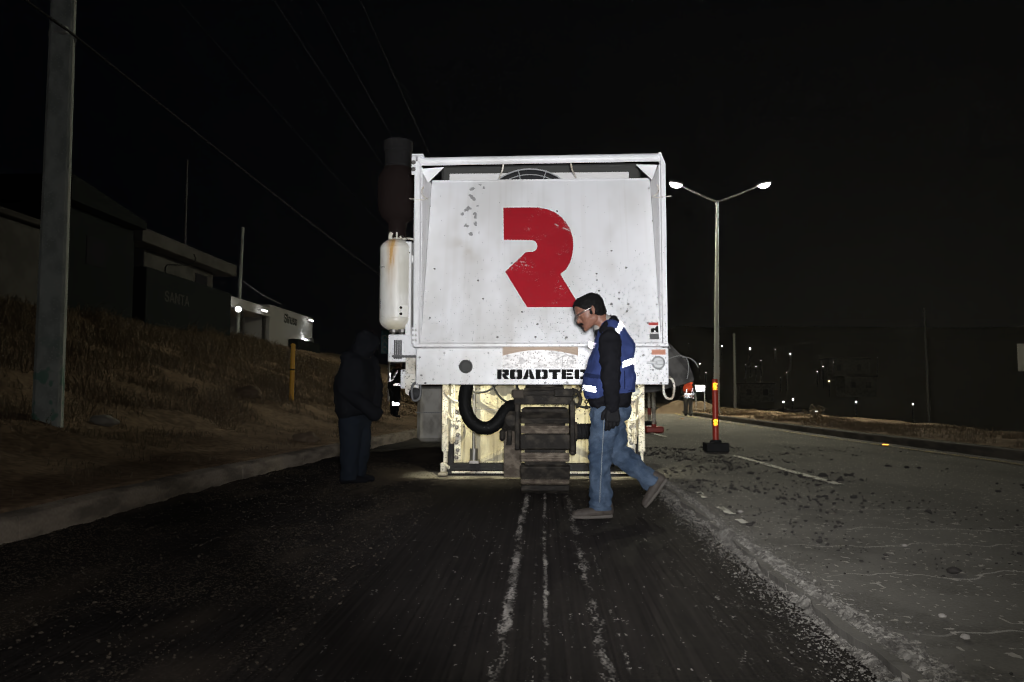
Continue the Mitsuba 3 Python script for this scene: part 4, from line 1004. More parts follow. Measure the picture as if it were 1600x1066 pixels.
# hydraulic lines hanging behind the track
for k, (xa, xb, za, dz, r) in enumerate(((-.30, .42, 1.02, .10, .014), (-.62, -.16, 1.12, .22, .012), (.18, .78, 1.10, .26, .013), (.36, 1.0, 1.14, .16, .011), (-1.0, -.52, 1.15, .14, .011), (.52, .66, 1.16, .42, .012))):
    part('hydraulic_line', tube(spline([(xa, 9.1 + .05 * k, 1.22), (xa + .02, 9.1 + .05 * k, za), ((xa + xb) / 2, 9.05 + .05 * k, za - dz), (xb - .02, 9.1 + .05 * k, za - .02), (xb, 9.12 + .05 * k, 1.22)], 26), r, 8), 'm_rubber', smooth=True)
# --- dark rubber curtain bulging out at the right side
ysec = np.linspace(11.2, 13.4, 9)
prof = np.array([(1.24, 2.22), (1.42, 2.02), (1.62, 1.80), (1.83, 1.60), (2.02, 1.42), (2.10, 1.30), (2.11, 1.22), (2.06, 1.15), (1.85, 1.10), (1.5, 1.04), (1.24, 1.02)])
V = []
for i, yv in enumerate(ysec):
    sc_ = 1 - .16 * (i / 8.0)
    for j, (x, z) in enumerate(prof):
        V.append((1.24 + (x - 1.24) * sc_ + .03 * math.sin(i * 1.9 + j), yv + .05 * math.sin(j * 1.3), z + .025 * math.cos(i * 2.3 + j * 1.7)))
Pn = len(prof); F = []
for i in range(len(ysec) - 1):
    for j in range(Pn):
        a, b = i * Pn + j, i * Pn + (j + 1) % Pn
        F += [(a, b + Pn, b), (a, a + Pn, b + Pn)]
for j in range(1, Pn - 1):
    F += [(0, j, j + 1), ((len(ysec) - 1) * Pn, (len(ysec) - 1) * Pn + j + 1, (len(ysec) - 1) * Pn + j)]
cm = trimesh.Trimesh(V, F, process=False)
if cm.volume < 0: cm.invert()
ct = part('curtain', cm, 'm_curtain', smooth=35, label='black rubber curtain bulging from the right side')
part('rope', [tube(spline([(1.25, 11.12, 1.78), (1.55, 11.10, 1.86), (1.75, 11.12, 1.62)], 16), .010, 6), tube(spline([(1.25, 11.12, 1.30), (1.6, 11.12, 1.42), (1.92, 11.12, 1.52), (1.98, 11.12, 1.20)], 18), .008, 6), tube(spline([(1.92, 11.12, 1.50), (2.06, 11.14, 1.47), (2.14, 11.16, 1.36)], 10), .008, 6)], 'm_grey', ct)
# ================================================================ people
def dirs(fwd, tilt_up):
    f = np.array(fwd, float); f /= np.linalg.norm(f)
    u = np.array(tilt_up, float); u -= f * (u @ f); u /= np.linalg.norm(u)
    return f, u, np.cross(u, f)

def head_parts(C, f, u, s, k=1.0):
    """Blobs of a head: C centre, f the way the face looks, u up, s to its left."""
    def q(a, b, c, r): return tuple(C + k * (a * f + b * s + c * u)) + (k * r,)
    P = [blob([q(-.028, 0, .030, .086), q(.020, 0, .035, .082), q(.030, .018, -.02, .062), q(.030, -.018, -.02, .062)]),
         blob([q(.040, .028, -.035, .044), q(.040, -.028, -.035, .044), q(.066, .012, -.092, .026), q(.066, -.012, -.092, .026), q(.0, .03, -.06, .04), q(.0, -.03, -.06, .04)]),
         blob([q(.084, 0, -.108, .017), q(.070, .012, -.100, .02), q(.070, -.012, -.100, .02)], 14),
         blob([q(.090, .034, .022, .012), q(.098, 0, .018, .012), q(.090, -.034, .022, .012)], 12),
         blob([q(.092, 0, .012, .010), q(.110, 0, -.038, .0145), q(.086, 0, -.040, .020)], 12), blob([q(.100, .014, -.044, .009), q(.100, -.014, -.044, .009)], 10),
         blob([q(.088, .020, -.068, .009), q(.094, 0, -.066, .010), q(.088, -.020, -.068, .009)], 10), blob([q(.086, .016, -.082, .008), q(.091, 0, -.082, .010), q(.086, -.016, -.082, .008)], 10),
         blob([q(.068, .045, -.018, .018), q(.04, .058, -.03, .016)], 12), blob([q(.068, -.045, -.018, .018), q(.04, -.058, -.03, .016)], 12)]
    for e in (1, -1):
        P.append(blob([q(-.004, e * .078, .008, .010), q(-.016, e * .090, .018, .008), q(-.018, e * .090, -.004, .009), q(-.004, e * .080, -.034, .008)], 10))
    return P, q

def hand_parts(W, d, n, s, k=1.0, curl=.6):
    """A relaxed hand hanging from the wrist W: d along the fingers, n out of the palm, s towards the thumb."""
    W, d, n, s = (np.array(v, float) for v in (W, d, n, s))
    d /= np.linalg.norm(d); n /= np.linalg.norm(n); s /= np.linalg.norm(s)
    at = lambda a, b, c, r: tuple(W + k * (a * d + b * s + c * n)) + (k * r,)
    P = [blob([at(0, .012, 0, .026), at(0, -.012, 0, .026), at(.078, .030, .004, .017), at(.082, -.030, .002, .016)], 12)]
    for i, (b, L) in enumerate(((.032, .070), (.011, .078), (-.010, .072), (-.031, .056))):
        c = curl + .10 * i
        p = [at(.066, b, 0, .0115)]
        a_, x, z = 0.0, .080, .002
        for j, l in enumerate((.45, .32, .23)):
            a_ += c * (.7 if j == 0 else .8)
            x += L * l * math.cos(a_); z += L * l * math.sin(a_)
            p.append(at(x, b * 1.05, z, .0112 - .0012 * j))
        P.append(limb(p, 10))
    P.append(limb([at(.018, .024, .006, .014), at(.045, .048, .020, .0125), at(.074, .050, .034, .011)], 10))
    return P

# ---------- the man who walks past behind the machine
def walking_man():
    Y = 6.6
    t = thing('person', 'man in blue safety vest and jeans with clear glasses walking left past the machine', 'person')
    A_ = lambda p, r, dy=0.0: (p[0], p[1] + dy, p[2], r)
    C = np.array((0.381, 6.6, 1.681))
    f, u, s = dirs((-.90, -.10, -.42), (-.42, 0, .91))
    HP, q = head_parts(C, f, u, s, 1.12)
    neckb = np.array((0.531, 6.6, 1.523))
    HP.append(limb([q(-.035, 0, -.05, .060), tuple(neckb) + (.075,)]))
    sh, el, wr = (0.529, 6.4, 1.42), (0.526, 6.33, 1.126), (0.537, 6.33, 0.904)
    sh2, el2, wr2 = (0.546, 6.8, 1.43), (0.548, 6.86, 1.137), (0.523, 6.84, 0.918)
    hipn, kn, an = (0.508, 6.52, 0.818), (0.448, 6.5, 0.51), (0.455, 6.5, 0.091)
    hipf, kf, af = (0.559, 6.7, 0.803), (0.601, 6.71, 0.526), (0.906, 6.72, 0.262)
    inner = [limb([tuple(neckb) + (.075,), tuple(np.array((0.555, 6.6, 1.29))) + (.10,), tuple(np.array((0.525, 6.6, 0.868))) + (.09,)]),
             blob([A_(sh, .05), A_(sh2, .05)]), limb([A_(sh, .05), A_(el, .042), A_(wr, .032)]), limb([A_(sh2, .05), A_(el2, .042), A_(wr2, .032)]),
             limb([A_(hipn, .08), A_(kn, .055), A_(an, .04)]), limb([A_(hipf, .08), A_(kf, .055), A_(af, .04)])]
    hand = hand_parts(wr, (.05, .02, -1), (-.25, .95, 0), (-.95, -.25, 0), 1.38, .42)
    hand2 = hand_parts(wr2, (-.15, .02, -1), (-.25, -.95, 0), (-.95, .25, 0), 1.12, .6)
    body = weld(HP + inner + hand2, .011, 6)
    obj('body', body, 'm_skin', t, smooth=True)
    gl = weld(hand + [limb([A_(wr, .041, 0), tuple(np.array(wr) + (0, 0, .05)) + (.045,)])], .007, 4)
    obj('glove', gl, 'm_glove', t, smooth=True)
    gl2 = weld(hand_parts(wr2, (-.15, .02, -1), (-.25, -.95, 0), (-.95, .25, 0), 1.22, .6), .008, 4)
    obj('glove', gl2, 'm_glove', t, smooth=True)
    # hair
    hair = blob([q(-.030, 0, .032, .095), q(.022, 0, .040, .087), q(-.042, 0, -.03, .072)], 28)
    n = -.757 * f + .654 * u; hl = C + 1.12 * (.074 * f + .060 * u)
    hair = hair.trim_by_plane([float(v) for v in n], float(n @ hl))
    side = blob([q(.004, .070, .02, .020), q(.010, .074, -.022, .010)], 10)
    hm = weld([hair, side], .008, 3)
    v = np.array(hm.vertices); nn = np.array(hm.vertex_normals)
    loc = np.stack([(v - C) @ f, (v - C) @ s, (v - C) @ u], 1)
    hm.vertices = v + nn * ((meshkit.noise(loc * np.array([40, 150, 60]), 2) - .5) * .010 + (meshkit.noise(loc * np.array([18, 60, 22]), 4) - .5) * .012)[:, None]
    obj('hair', hm, 'm_hair', t, smooth=True)
    mo = weld(blob([q(.099, .022, -.062, .006), q(.106, 0, -.055, .008), q(.099, -.022, -.062, .006), q(.092, .028, -.072, .004), q(.092, -.028, -.072, .004)], 10), .006, 2)
    obj('moustache', mo, 'm_hair', t, smooth=True)
    for e in (1, -1):
        ey = lathe([(0, -.011), (.008, -.008), (.011, 0), (.008, .008), (0, .011)], q(.083, e * .033, .002, 0)[:3], 12)
        obj('eye', ey, 'm_eye', t, smooth=True)
    g = []
    for e in (1, -1):
        ring = [np.array(q(.110, e * .034, .0, 0)[:3]) + (.026 * math.cos(a) * s + .018 * math.sin(a) * u) * 1.12 for a in np.linspace(0, 2 * math.pi, 17)]
        g.append(tube(ring, .0035, 5))
        g.append(tube([q(.106, e * .062, .006, 0)[:3], q(.05, e * .086, .012, 0)[:3], q(-.01, e * .092, .014, 0)[:3]], .0042, 6))
    g.append(tube([q(.111, .010, .006, 0)[:3], q(.114, 0, .008, 0)[:3], q(.111, -.010, .006, 0)[:3]], .003, 5))
    gk = obj('glasses', g, 'm_frame', t, smooth=True)
    # collar
    col = weld([limb([tuple(np.array((0.462, 6.6, 1.545))) + (.052,), tuple(np.array((0.515, 6.6, 1.593))) + (.062,)])], .014, 5)
    obj('collar', col, 'm_collar', t, smooth=True)
    # jacket: torso, hem, sleeves
    W = .115
    def row(p, r, w): return [(p[0], p[1] - w, p[2], r), (p[0], p[1] + w, p[2], r)]
    tor = blob(row((0.541, 6.6, 1.502), .085, .12) + row((0.555, 6.6, 1.29), .145, .09) + row((0.619, 6.6, 1.353), .11, .08))
    tor2 = blob(row((0.555, 6.6, 1.29), .145, .09) + row((0.495, 6.6, 1.047), .125, .09) + row((0.595, 6.6, 1.047), .115, .09) + row((0.474, 6.6, 0.953), .10, .09) + row((0.61, 6.6, 0.963), .095, .09))
    tor2 = tor2.trim_by_plane([0.0, 0.0, 1.0], float((0.526, 6.6, 0.887)[2]))
    collar_j = limb([tuple(np.array((0.488, 6.6, 1.513))) + (.064,), tuple(np.array((0.557, 6.6, 1.577))) + (.066,)])
    arm = limb([A_(sh, .088), (sh[0], sh[1] - .03, sh[2] - .12, .082), A_(el, .074), A_(wr, .054)])
    arm2 = limb([A_(sh2, .088), A_(el2, .074), A_(wr2, .054)])
    jk = weld([tor, tor2, collar_j, arm, arm2], .014, 6, .020, 16.0, 3, (1, 1, 1.3))
    obj('jacket', jk, 'm_jacket', t, smooth=True)
    # vest over it
    vt = blob(row((0.546, 6.6, 1.518), .082, .135) + row((0.555, 6.6, 1.29), .163, .10) + row((0.64, 6.6, 1.369), .105, .09))
    vt2 = blob(row((0.555, 6.6, 1.29), .163, .10) + row((0.48, 6.6, 1.079), .155, .10) + row((0.596, 6.6, 1.1), .150, .10) + row((0.464, 6.6, 1.016), .130, .10) + row((0.616, 6.6, 1.047), .120, .10))
    lo = np.array((0.332, 6.6, 0.958)); hi = np.array((0.736, 6.6, 1.016)); dn = np.array([-(hi - lo)[2], 0, (hi - lo)[0]]); dn /= np.linalg.norm(dn)
    vt2 = vt2.trim_by_plane([float(x) for x in dn], float(dn @ lo))
    ves = M3.batch_boolean([vt, vt2], manifold3d.OpType.Add)
    hole = limb([(sh[0], sh[1] - .05, sh[2] + .02, .105), (sh[0] + .0, sh[1] - .20, sh[2] - .02, .12), (el[0], sh[1] - .2, sh[2] - .16, .10)])
    hole2 = limb([(sh2[0], sh2[1] + .05, sh2[2] + .02, .105), (sh2[0], sh2[1] + .2, sh2[2] - .02, .12)])
    neckh = limb([tuple(np.array((0.499, 6.6, 1.566))) + (.085,), tuple(np.array((0.479, 6.6, 1.63))) + (.10,)])
    ves = M3.batch_boolean([ves, hole, hole2, neckh], manifold3d.OpType.Subtract)
    vm = weld(ves, .013, 5, .021, 13.0, 8, (1, 1, .8))
    vk = obj('vest', vm, 'm_vest', t, smooth=True)
    def xz(p): return (p[0], p[2])
    T1 = [xz((0.556, 6.5, 1.51)), xz((0.598, 6.5, 1.479)), xz((0.642, 6.5, 1.544)), xz((0.604, 6.5, 1.573))]
    T2 = [xz((0.373, 6.5, 1.385)), xz((0.42, 6.5, 1.362)), xz((0.426, 6.5, 1.406)), xz((0.387, 6.5, 1.437))]
    T3 = [xz((0.616, 6.5, 1.197)), xz((0.725, 6.5, 1.238)), xz((0.731, 6.5, 1.298)), xz((0.616, 6.5, 1.254))]
    T4 = [xz((0.324, 6.5, 1.026)), xz((0.42, 6.5, 1)), xz((0.421, 6.5, 1.054)), xz((0.327, 6.5, 1.073))]
    for qd in (T1, T2, T3, T4):
        obj('reflective_strip', tape_on(vm, qd, .0105, .016), 'm_tape', vk)
    obj('pocket', drape(vm, [xz((0.335, 6.5, 1.078)), xz((0.446, 6.5, 1.057)), xz((0.452, 6.5, 1.14)), xz((0.343, 6.5, 1.156))], .007), 'm_vest', vk, smooth=30)
    obj('pocket_flap', drape(vm, [xz((0.338, 6.5, 1.13)), xz((0.455, 6.5, 1.114)), xz((0.457, 6.5, 1.145)), xz((0.343, 6.5, 1.161))], .012), 'm_vest_dark', vk, smooth=30)
    obj('hem', drape(vm, [xz((0.342, 6.5, 0.966)), xz((0.456, 6.5, 0.974)), xz((0.456, 6.5, 0.987)), xz((0.34, 6.5, 0.979))], .006, 14, 3), 'm_vest_dark', vk, smooth=30)
    obj('hem', drape(vm, [xz((0.612, 6.5, 1.002)), xz((0.715, 6.5, 1.021)), xz((0.718, 6.5, 1.034)), xz((0.612, 6.5, 1.015))], .006, 14, 3), 'm_vest_dark', vk, smooth=30)
    obj('side_seam', drape(vm, [xz((0.635, 6.5, 1.036)), xz((0.643, 6.5, 1.036)), xz((0.642, 6.5, 1.181)), xz((0.634, 6.5, 1.181))], .004, 3, 14), 'm_vest_dark', vk, smooth=30)
    # jeans
    wz = float((0.526, 6.6, 0.9)[2]) + .03
    pel = blob([A_(hipn, .118), A_(hipf, .118), tuple(np.array((0.489, 6.6, 0.868))) + (.108,), tuple(np.array((0.609, 6.6, 0.869))) + (.105,)])
    legn = limb([A_(hipn, .118), tuple(np.array((0.47, 6.51, 0.638))) + (.098,), A_(kn, .086), tuple(np.array((0.451, 6.5, 0.295))) + (.081,), A_(an, .088)])
    legn = legn.trim_by_plane([-.10, 0.0, 1.0], float(np.array([-.10, 0, 1.0]) @ np.array((0.46, 6.5, 0.086))))
    legf = limb([A_(hipf, .112), A_(kf, .090), tuple(np.array((0.754, 6.72, 0.388))) + (.080,), A_(af, .078)])
    dleg = np.array(kf) - np.array((0.911, 6.72, 0.252)); dleg /= np.linalg.norm(dleg)
    legf = legf.trim_by_plane([float(x) for x in dleg], float(dleg @ np.array((0.912, 6.72, 0.273))))
    jm = weld([pel, legn, legf], .013, 5, .026, 15.0, 5, (1, 1, 1.2))
    jv = np.array(jm.vertices); jnm = np.array(jm.vertex_normals)
    zz_ = jv[:, 2]; ph = meshkit.noise(jv * np.array([9, 9, 5.0]), 21) * 7
    fold = np.sin(zz_ * 95 + jv[:, 0] * 30 + ph) * .0065 * np.exp(-((zz_ - .13) / .09) ** 2) + np.sin(zz_ * 70 - jv[:, 0] * 45 + ph) * .006 * np.exp(-((zz_ - .50) / .10) ** 2) + np.sin((zz_ + jv[:, 0] * .9) * 60 + ph) * .006 * np.exp(-((zz_ - .80) / .08) ** 2)
    jm.vertices = jv + jnm * fold[:, None]
    jn = obj('jeans', jm, 'm_denim', t, smooth=True)
    cuff = lathe([(.080, -.012), (.091, -.010), (.093, .012), (.082, .016)], (an[0], an[1], float((0.455, 6.5, 0.081)[2])), 24)
    obj('cuff', cuff, 'm_denim', jn, smooth=True)
    obj('back_pocket', drape(jm, [xz((0.599, 6.5, 0.762)), xz((0.656, 6.5, 0.778)), xz((0.667, 6.5, 0.855)), xz((0.6, 6.5, 0.85))], .006, 8, 8), 'm_denim', jn, smooth=30)
    # side seam of the near leg
    sv = np.array(jm.vertices); fr_ = np.array(jm.vertex_normals)[:, 1] < -.3
    tr = cKDTree(sv[fr_][:, [0, 2]])
    P = []
    for px_, z_ in zip(np.linspace((0.479, 6.4, 0.822)[0], (0.438, 6.4, 0.14)[0], 30), np.linspace((0.479, 6.4, 0.822)[2], (0.438, 6.4, 0.14)[2], 30)):
        _, i_ = tr.query([px_, z_], k=3)
        P.append((px_, sv[fr_][i_][:, 1].min() - .001, z_))
    obj('seam', tube(P, .0035, 5), 'm_stitch', jn)
    # shoes
    def shoe(heel, toe, up):
        heel, toe, up = (np.array(v, float) for v in (heel, toe, up))
        d = toe - heel; L = np.linalg.norm(d); d /= L; up = up - d * (up @ d); up /= np.linalg.norm(up); sd = np.cross(d, up)
        q_ = lambda a, b, c, r: tuple(heel + a * L * d + b * sd + c * up) + (r,)
        upper = [blob([q_(.08, .0, .045, .042), q_(.30, 0, .05, .045), q_(.12, 0, .10, .045)], 16), blob([q_(.30, .008, .045, .044), q_(.30, -.008, .045, .044), q_(.70, .018, .032, .036), q_(.70, -.018, .032, .036)], 16),
                 blob([q_(.70, .018, .032, .036), q_(.70, -.018, .032, .036), q_(.92, .008, .026, .028), q_(.92, -.008, .026, .028)], 16)]
        so = blob([q_(.04, .018, .008, .017), q_(.04, -.018, .008, .017), q_(.70, .036, .008, .017), q_(.70, -.036, .008, .017), q_(.97, .012, .010, .016), q_(.97, -.012, .010, .016)], 12)
        sk = obj('shoe', weld(upper, .012, 5), 'm_shoe', t, smooth=True)
        obj('sole', weld(so, .02, 2), 'm_sole', sk, smooth=True)
    shoe(((0.543, 6.46, 0.026)[0], 6.50, .012), ((0.222, 6.46, 0.024)[0], 6.44, .012), (0, 0, 1))
    shoe((1.017, 6.72, 0.284), (0.841, 6.72, 0.057), (-.75, 0, -.5) if False else (-.8, 0, .0))
    return t
walking_man()

# ---------- the hooded man in the dark at the left
def hooded_man():
    t = thing('person', 'hooded person in dark jacket and jeans standing in the dark beside the left kerb', 'person')
    r_ = lambda p, r: tuple(p) + (r,)
    C = np.array((-2.004, 8.92, 1.542)); f, u, s = dirs((.70, .66, -.32), (.28, 0.1, .95))
    HP, q = head_parts(C, f, u, s, 1.0)
    nb = (-2.082, 8.95, 1.398)
    sh1, e1, w1 = (-2.171, 8.78, 1.377), (-2.193, 8.74, 1.035), (-1.953, 8.7, 0.853)
    sh2, e2, w2 = (-2.001, 9.12, 1.361), (-1.939, 9.12, 1.066), (-1.899, 8.98, 0.862)
    h1, k1, a1 = (-2.17, 8.9, 0.677), (-2.168, 8.88, 0.357), (-2.173, 8.86, 0.055)
    h2, k2, a2 = (-2.105, 9.06, 0.671), (-2.089, 9.04, 0.346), (-2.139, 9.05, 0.035)
    inner = [limb([q(-.03, 0, -.06, .055), r_(nb, .07), r_((-2.129, 8.95, 1.108), .07), r_((-2.134, 8.96, 0.747), .06)]), limb([r_(nb, .04), r_(sh1, .035), r_(e1, .032), r_(w1, .030)]), limb([r_(nb, .04), r_(sh2, .035), r_(e2, .032), r_(w2, .030)]),
             limb([r_(h1, .09), r_(k1, .06), r_(a1, .045)]), limb([r_(h2, .09), r_(k2, .06), r_(a2, .045)])]
    hands = hand_parts(w1, (.8, -.1, -.5), (.2, .9, 0), (.4, 0, .9), 1.0, .7) + hand_parts(w2, (.3, -.3, -.9), (-.9, 0, -.3), (.2, -.9, 0), 1.0, .7)
    obj('body', weld(HP + inner + hands, .014, 5), 'm_skin', t, smooth=True)
    hood = blob([q(-.035, 0, .045, .115), q(.03, 0, .05, .105), q(-.03, 0, -.07, .115)], 24)
    face = limb([q(.13, 0, -.01, .075), q(.2, 0, -.03, .09)])
    hood = M3.batch_boolean([hood, face], manifold3d.OpType.Subtract)
    tor = blob([r_((-2.118, 8.8, 1.335), .12), r_((-2.045, 9.08, 1.36), .10), r_((-2.151, 8.86, 1.107), .20), r_((-2.106, 9.04, 1.109), .19), r_(nb, .10)])
    tor2 = blob([r_((-2.151, 8.86, 1.107), .20), r_((-2.106, 9.04, 1.109), .19), r_((-2.16, 8.88, 0.857), .185), r_((-2.106, 9.02, 0.891), .185), r_((-2.161, 8.95, 0.733), .15)])
    lo = np.array((-2.323, 8.9, 0.706)); hi = np.array((-1.882, 8.9, 0.813)); dn = np.array([-(hi - lo)[2], 0, (hi - lo)[0]]); dn /= np.linalg.norm(dn)
    tor2 = tor2.trim_by_plane([float(x) for x in dn], float(dn @ lo))
    arms = [limb([r_(sh1, .095), r_(e1, .088), r_(w1, .070), r_((-1.864, 8.72, 0.782), .085)]), limb([r_(sh2, .09), r_(e2, .082), r_(w2, .058)])]
    obj('jacket', weld([hood, tor, tor2] + arms, .022, 7, .022, 11.0, 4, (1, 1, 1.2)), 'm_navy', t, smooth=True)
    pel = blob([r_(h1, .135), r_(h2, .135)])
    jl = [limb([r_(h1, .13), r_(k1, .105), r_(a1, .095)]), limb([r_(h2, .13), r_(k2, .105), r_(a2, .095)])]
    jl = [m.trim_by_plane([0.0, 0.0, 1.0], .045) for m in jl]
    obj('jeans', weld([pel] + jl, .02, 6, .018, 13.0, 6, (1, 1, 1.1)), 'm_denim_shaded', t, smooth=True)
    for a in (a1, a2):
        obj('shoe', weld(blob([(a[0] - .06, a[1], .04, .045), (a[0] + .02, a[1] - .02, .06, .05), (a[0] + .17, a[1] + .05, .03, .036), (a[0] + .12, a[1] + .06, .03, .04)]), .015, 4), 'm_jacket', t, smooth=True)
hooded_man()

# ---------- two workers farther off
def far_worker(base, H, look, label, vest_mat, trousers, vest=True, lean=0.0):
    t = thing('person', label, 'person')
    B = np.array(base, float); k = H / 1.72
    f = np.array([look[0], look[1], 0.0]); f /= np.linalg.norm(f); s = np.array([-f[1], f[0], 0])
    P = lambda a, b, c, r: tuple(B + k * (a * f + b * s + np.array([0, 0, c]))) + (k * r,)
    L = lean
    C = np.array(P(.02 + L * 1.25, 0, 1.585, 0)[:3]); ff, u, ss_ = dirs(f + np.array([0, 0, -.2 - L]), (0, 0, 1))
    HP, q = head_parts(C, ff, u, ss_, k)
    arms = {e: [P(L * .9, e * .20, 1.36, .05), P(.02 + L * .5, e * .26, 1.10, .045), P(.16 + L * .6, e * .22, .92, .035)] for e in (1, -1)}
    legs = {e: [P(0, e * .09, .90, .09), P(.03, e * .10, .48, .06), P(-.01 + .06 * e, e * .11, .07, .045)] for e in (1, -1)}
    body = HP + [limb([q(-.03, 0, -.06, .055), P(L, 0, 1.42, .07), P(L * .5, 0, 1.15, .12), P(0, 0, .93, .11)])]
    for e in (1, -1):
        body += [limb([P(L, 0, 1.40, .06)] + arms[e]), limb(legs[e])] + hand_parts(arms[e][2][:3], (.4 * f + np.array([0, 0, -.8])), -e * s, f, k, .6)
    obj('body', weld(body, .022, 5), 'm_skin', t, smooth=True)
    obj('hard_hat', weld([blob([tuple(C + k * (.0 * ff + .055 * u)) + (k * .112,), tuple(C + k * (-.02 * ff + .075 * u)) + (k * .10,)]).trim_by_plane([float(v) for v in u], float(u @ (C + k * .05 * u))), blob([tuple(C + k * (.10 * ff + .058 * u)) + (k * .014,), tuple(C + k * (.02 * ff + .09 * ss_ + .058 * u)) + (k * .014,), tuple(C + k * (.02 * ff - .09 * ss_ + .058 * u)) + (k * .014,)])], .02, 2), 'm_grey', t, smooth=True)
    tor = blob([P(L, .15, 1.36, .095), P(L, -.15, 1.36, .095), P(L * .4, .09, 1.08, .145), P(L * .4, -.09, 1.08, .145), P(0, .08, .90, .13), P(0, -.08, .90, .13)])
    sl = [limb([p[:3] + (p[3] + .028 * k,) for p in arms[e]]) for e in (1, -1)]
    jm = weld([tor] + sl, .03, 6, .012, 14.0, 2)
    obj('jacket', jm, vest_mat if not vest else 'm_navy', t, smooth=True)
    obj('trousers', weld([limb([p[:3] + (p[3] + .03 * k,) for p in legs[e]]) for e in (1, -1)], .03, 5, .012, 14.0, 3), trousers, t, smooth=True)
    for e in (1, -1):
        a = legs[e][2]
        obj('boot', weld(blob([(a[0], a[1], B[2] + .06, .05), tuple(np.array([a[0], a[1], B[2] + .04]) + .15 * f) + (.038,), tuple(np.array([a[0], a[1], B[2] + .04]) - .05 * f) + (.04,)]), .02, 3), 'm_jacket', t, smooth=True)
    vk, vm = t, jm
    if vest:
        v = blob([P(L, .13, 1.38, .10), P(L, -.13, 1.38, .10), P(L * .4, .09, 1.08, .165), P(L * .4, -.09, 1.08, .165), P(0, .08, .93, .150), P(0, -.08, .93, .150)]).trim_by_plane([0., 0., 1.], float(B[2] + k * .84))
        vm = weld(v, .03, 4, .008, 12.0, 5)
        vk = obj('vest', vm, vest_mat, t, smooth=True)
    return t, vk, join([vm, jm]), P, k
t, vk, vm, P, k = far_worker((-4.149, 22, 0.327), 1.60, (.6, .75), 'worker in dark clothes with white reflective strips standing on the verge beside the machine', 'm_navy', 'm_jacket', True, .10)
def strip_px(m, pts, parent, cell=.02, off=.035):
    obj('reflective_strip', tape_on(m, [(p[0], p[2]) for p in pts], cell, off, True), 'm_tape', parent)
strip_px(vm, [(-4.284, 22, 1.319), (-4.212, 22, 1.301), (-4.223, 22, 1.568), (-4.286, 22, 1.568)], vk)
strip_px(vm, [(-4.23, 22, 1.319), (-4.141, 22, 1.39), (-4.018, 22, 1.621), (-4.108, 22, 1.621)], vk)
strip_px(vm, [(-4.139, 22, 1.195), (-3.978, 22, 1.212), (-3.979, 22, 1.283), (-4.14, 22, 1.266)], vk)
a_, b_ = (-4.175, 21.7, 0.668), (-3.964, 21.7, 0.79)
obj('reflective_strip', quad_retro((a_[0], 21.74, a_[2]), (b_[0], 21.74, a_[2]), (b_[0], 21.74, b_[2] - .04), (a_[0], 21.74, b_[2] - .04), (0, -1, 0), .02), 'm_tape', t)
obj('reflective_strip', quad_retro((a_[0], 21.74, b_[2] - .04), (a_[0] + .06, 21.74, b_[2] - .04), (a_[0] + .06, 21.74, b_[2]), (a_[0], 21.74, b_[2]), (0, -1, 0), .02), 'm_tape', t)
t, vk, vm, P, k = far_worker((6.08, 34, 0.056), 1.66, (-.15, -1), 'worker in an orange vest with broad white reflective bands standing at the far roadside', 'm_orange_cloth', 'm_darkgrey')
strip_px(vm, [(5.918, 34, 0.918), (6.28, 34, 0.918), (6.282, 34, 1.021), (5.92, 34, 1.021)], vk)
strip_px(vm, [(5.917, 34, 0.805), (6.279, 34, 0.805), (6.28, 34, 0.883), (5.918, 34, 0.883)], vk)
strip_px(vm, [(6.196, 34, 1.026), (6.277, 34, 1.026), (6.272, 34, 1.229), (6.199, 34, 1.229)], vk)
strip_px(vm, [(5.96, 34, 1.026), (6.027, 34, 1.026), (6.029, 34, 1.188), (5.97, 34, 1.188)], vk)

# ================================================================ things along the road
def delineator(x, y, h, lab, z=.056):
    t = thing('delineator', lab, 'delineator', 'red delineator posts along the lane')
    obj('tube', lathe([(0, .12), (.049, .12), (.046, h - .02), (.040, h), (0, h)], (x, y, z), 24), 'm_red_plastic', t, smooth=40)
    obj('base', [box(x - .18, x + .18, y - .18, y + .18, z, z + .15, .012), lathe([(0, .13), (.10, .13), (.085, .19), (.07, .19), (0, .19)], (x, y, z), 20)], 'm_rubber', t)
    for z0, z1 in ((1.00, 1.12), (.42, .53)):
        obj('reflective_band', cyl_retro(x, y, z + z0, z + z1, .054, .014), 'm_tape_orange', t)
    return t
delineator(2.80, 13.2, 1.18, 'nearer red delineator with two glowing orange bands, in front of the street lamp pole')
t = thing('delineator', 'farther slim red and white delineator on a red foot, just right of the machine', 'delineator', 'red delineator posts along the lane')
x, y = 2.67, 19.6
obj('tube', lathe([(0, .12), (.05, .12), (.045, 1.1), (0, 1.1)], (x, y, .056), 20), 'm_dirtywhite', t, smooth=40)
obj('stripe', lathe([(.052, .12), (.056, .12), (.056, .20), (.053, .20)], (x, y, .056), 20), 'm_red_plastic', t, smooth=40)
obj('base', [box(x - .21, x + .21, y - .2, y + .2, .056, .20, .02)], 'm_red_plastic', t)
t = thing('delineator', 'third thin delineator with a red sleeve, farthest from the camera behind the machine\'s edge', 'delineator', 'red delineator posts along the lane')
x, y = 3.20, 24.5
obj('tube', lathe([(0, .1), (.045, .1), (.04, 1.1), (0, 1.1)], (x, y, .056), 20), 'm_dirtywhite', t, smooth=40)
obj('sleeve', lathe([(.047, .30), (.05, .30), (.05, .50), (.047, .50)], (x, y, .056), 20), 'm_red_plastic', t, smooth=40)
obj('base', box(x - .19, x + .19, y - .19, y + .19, .056, .16, .02), 'm_rubber', t)

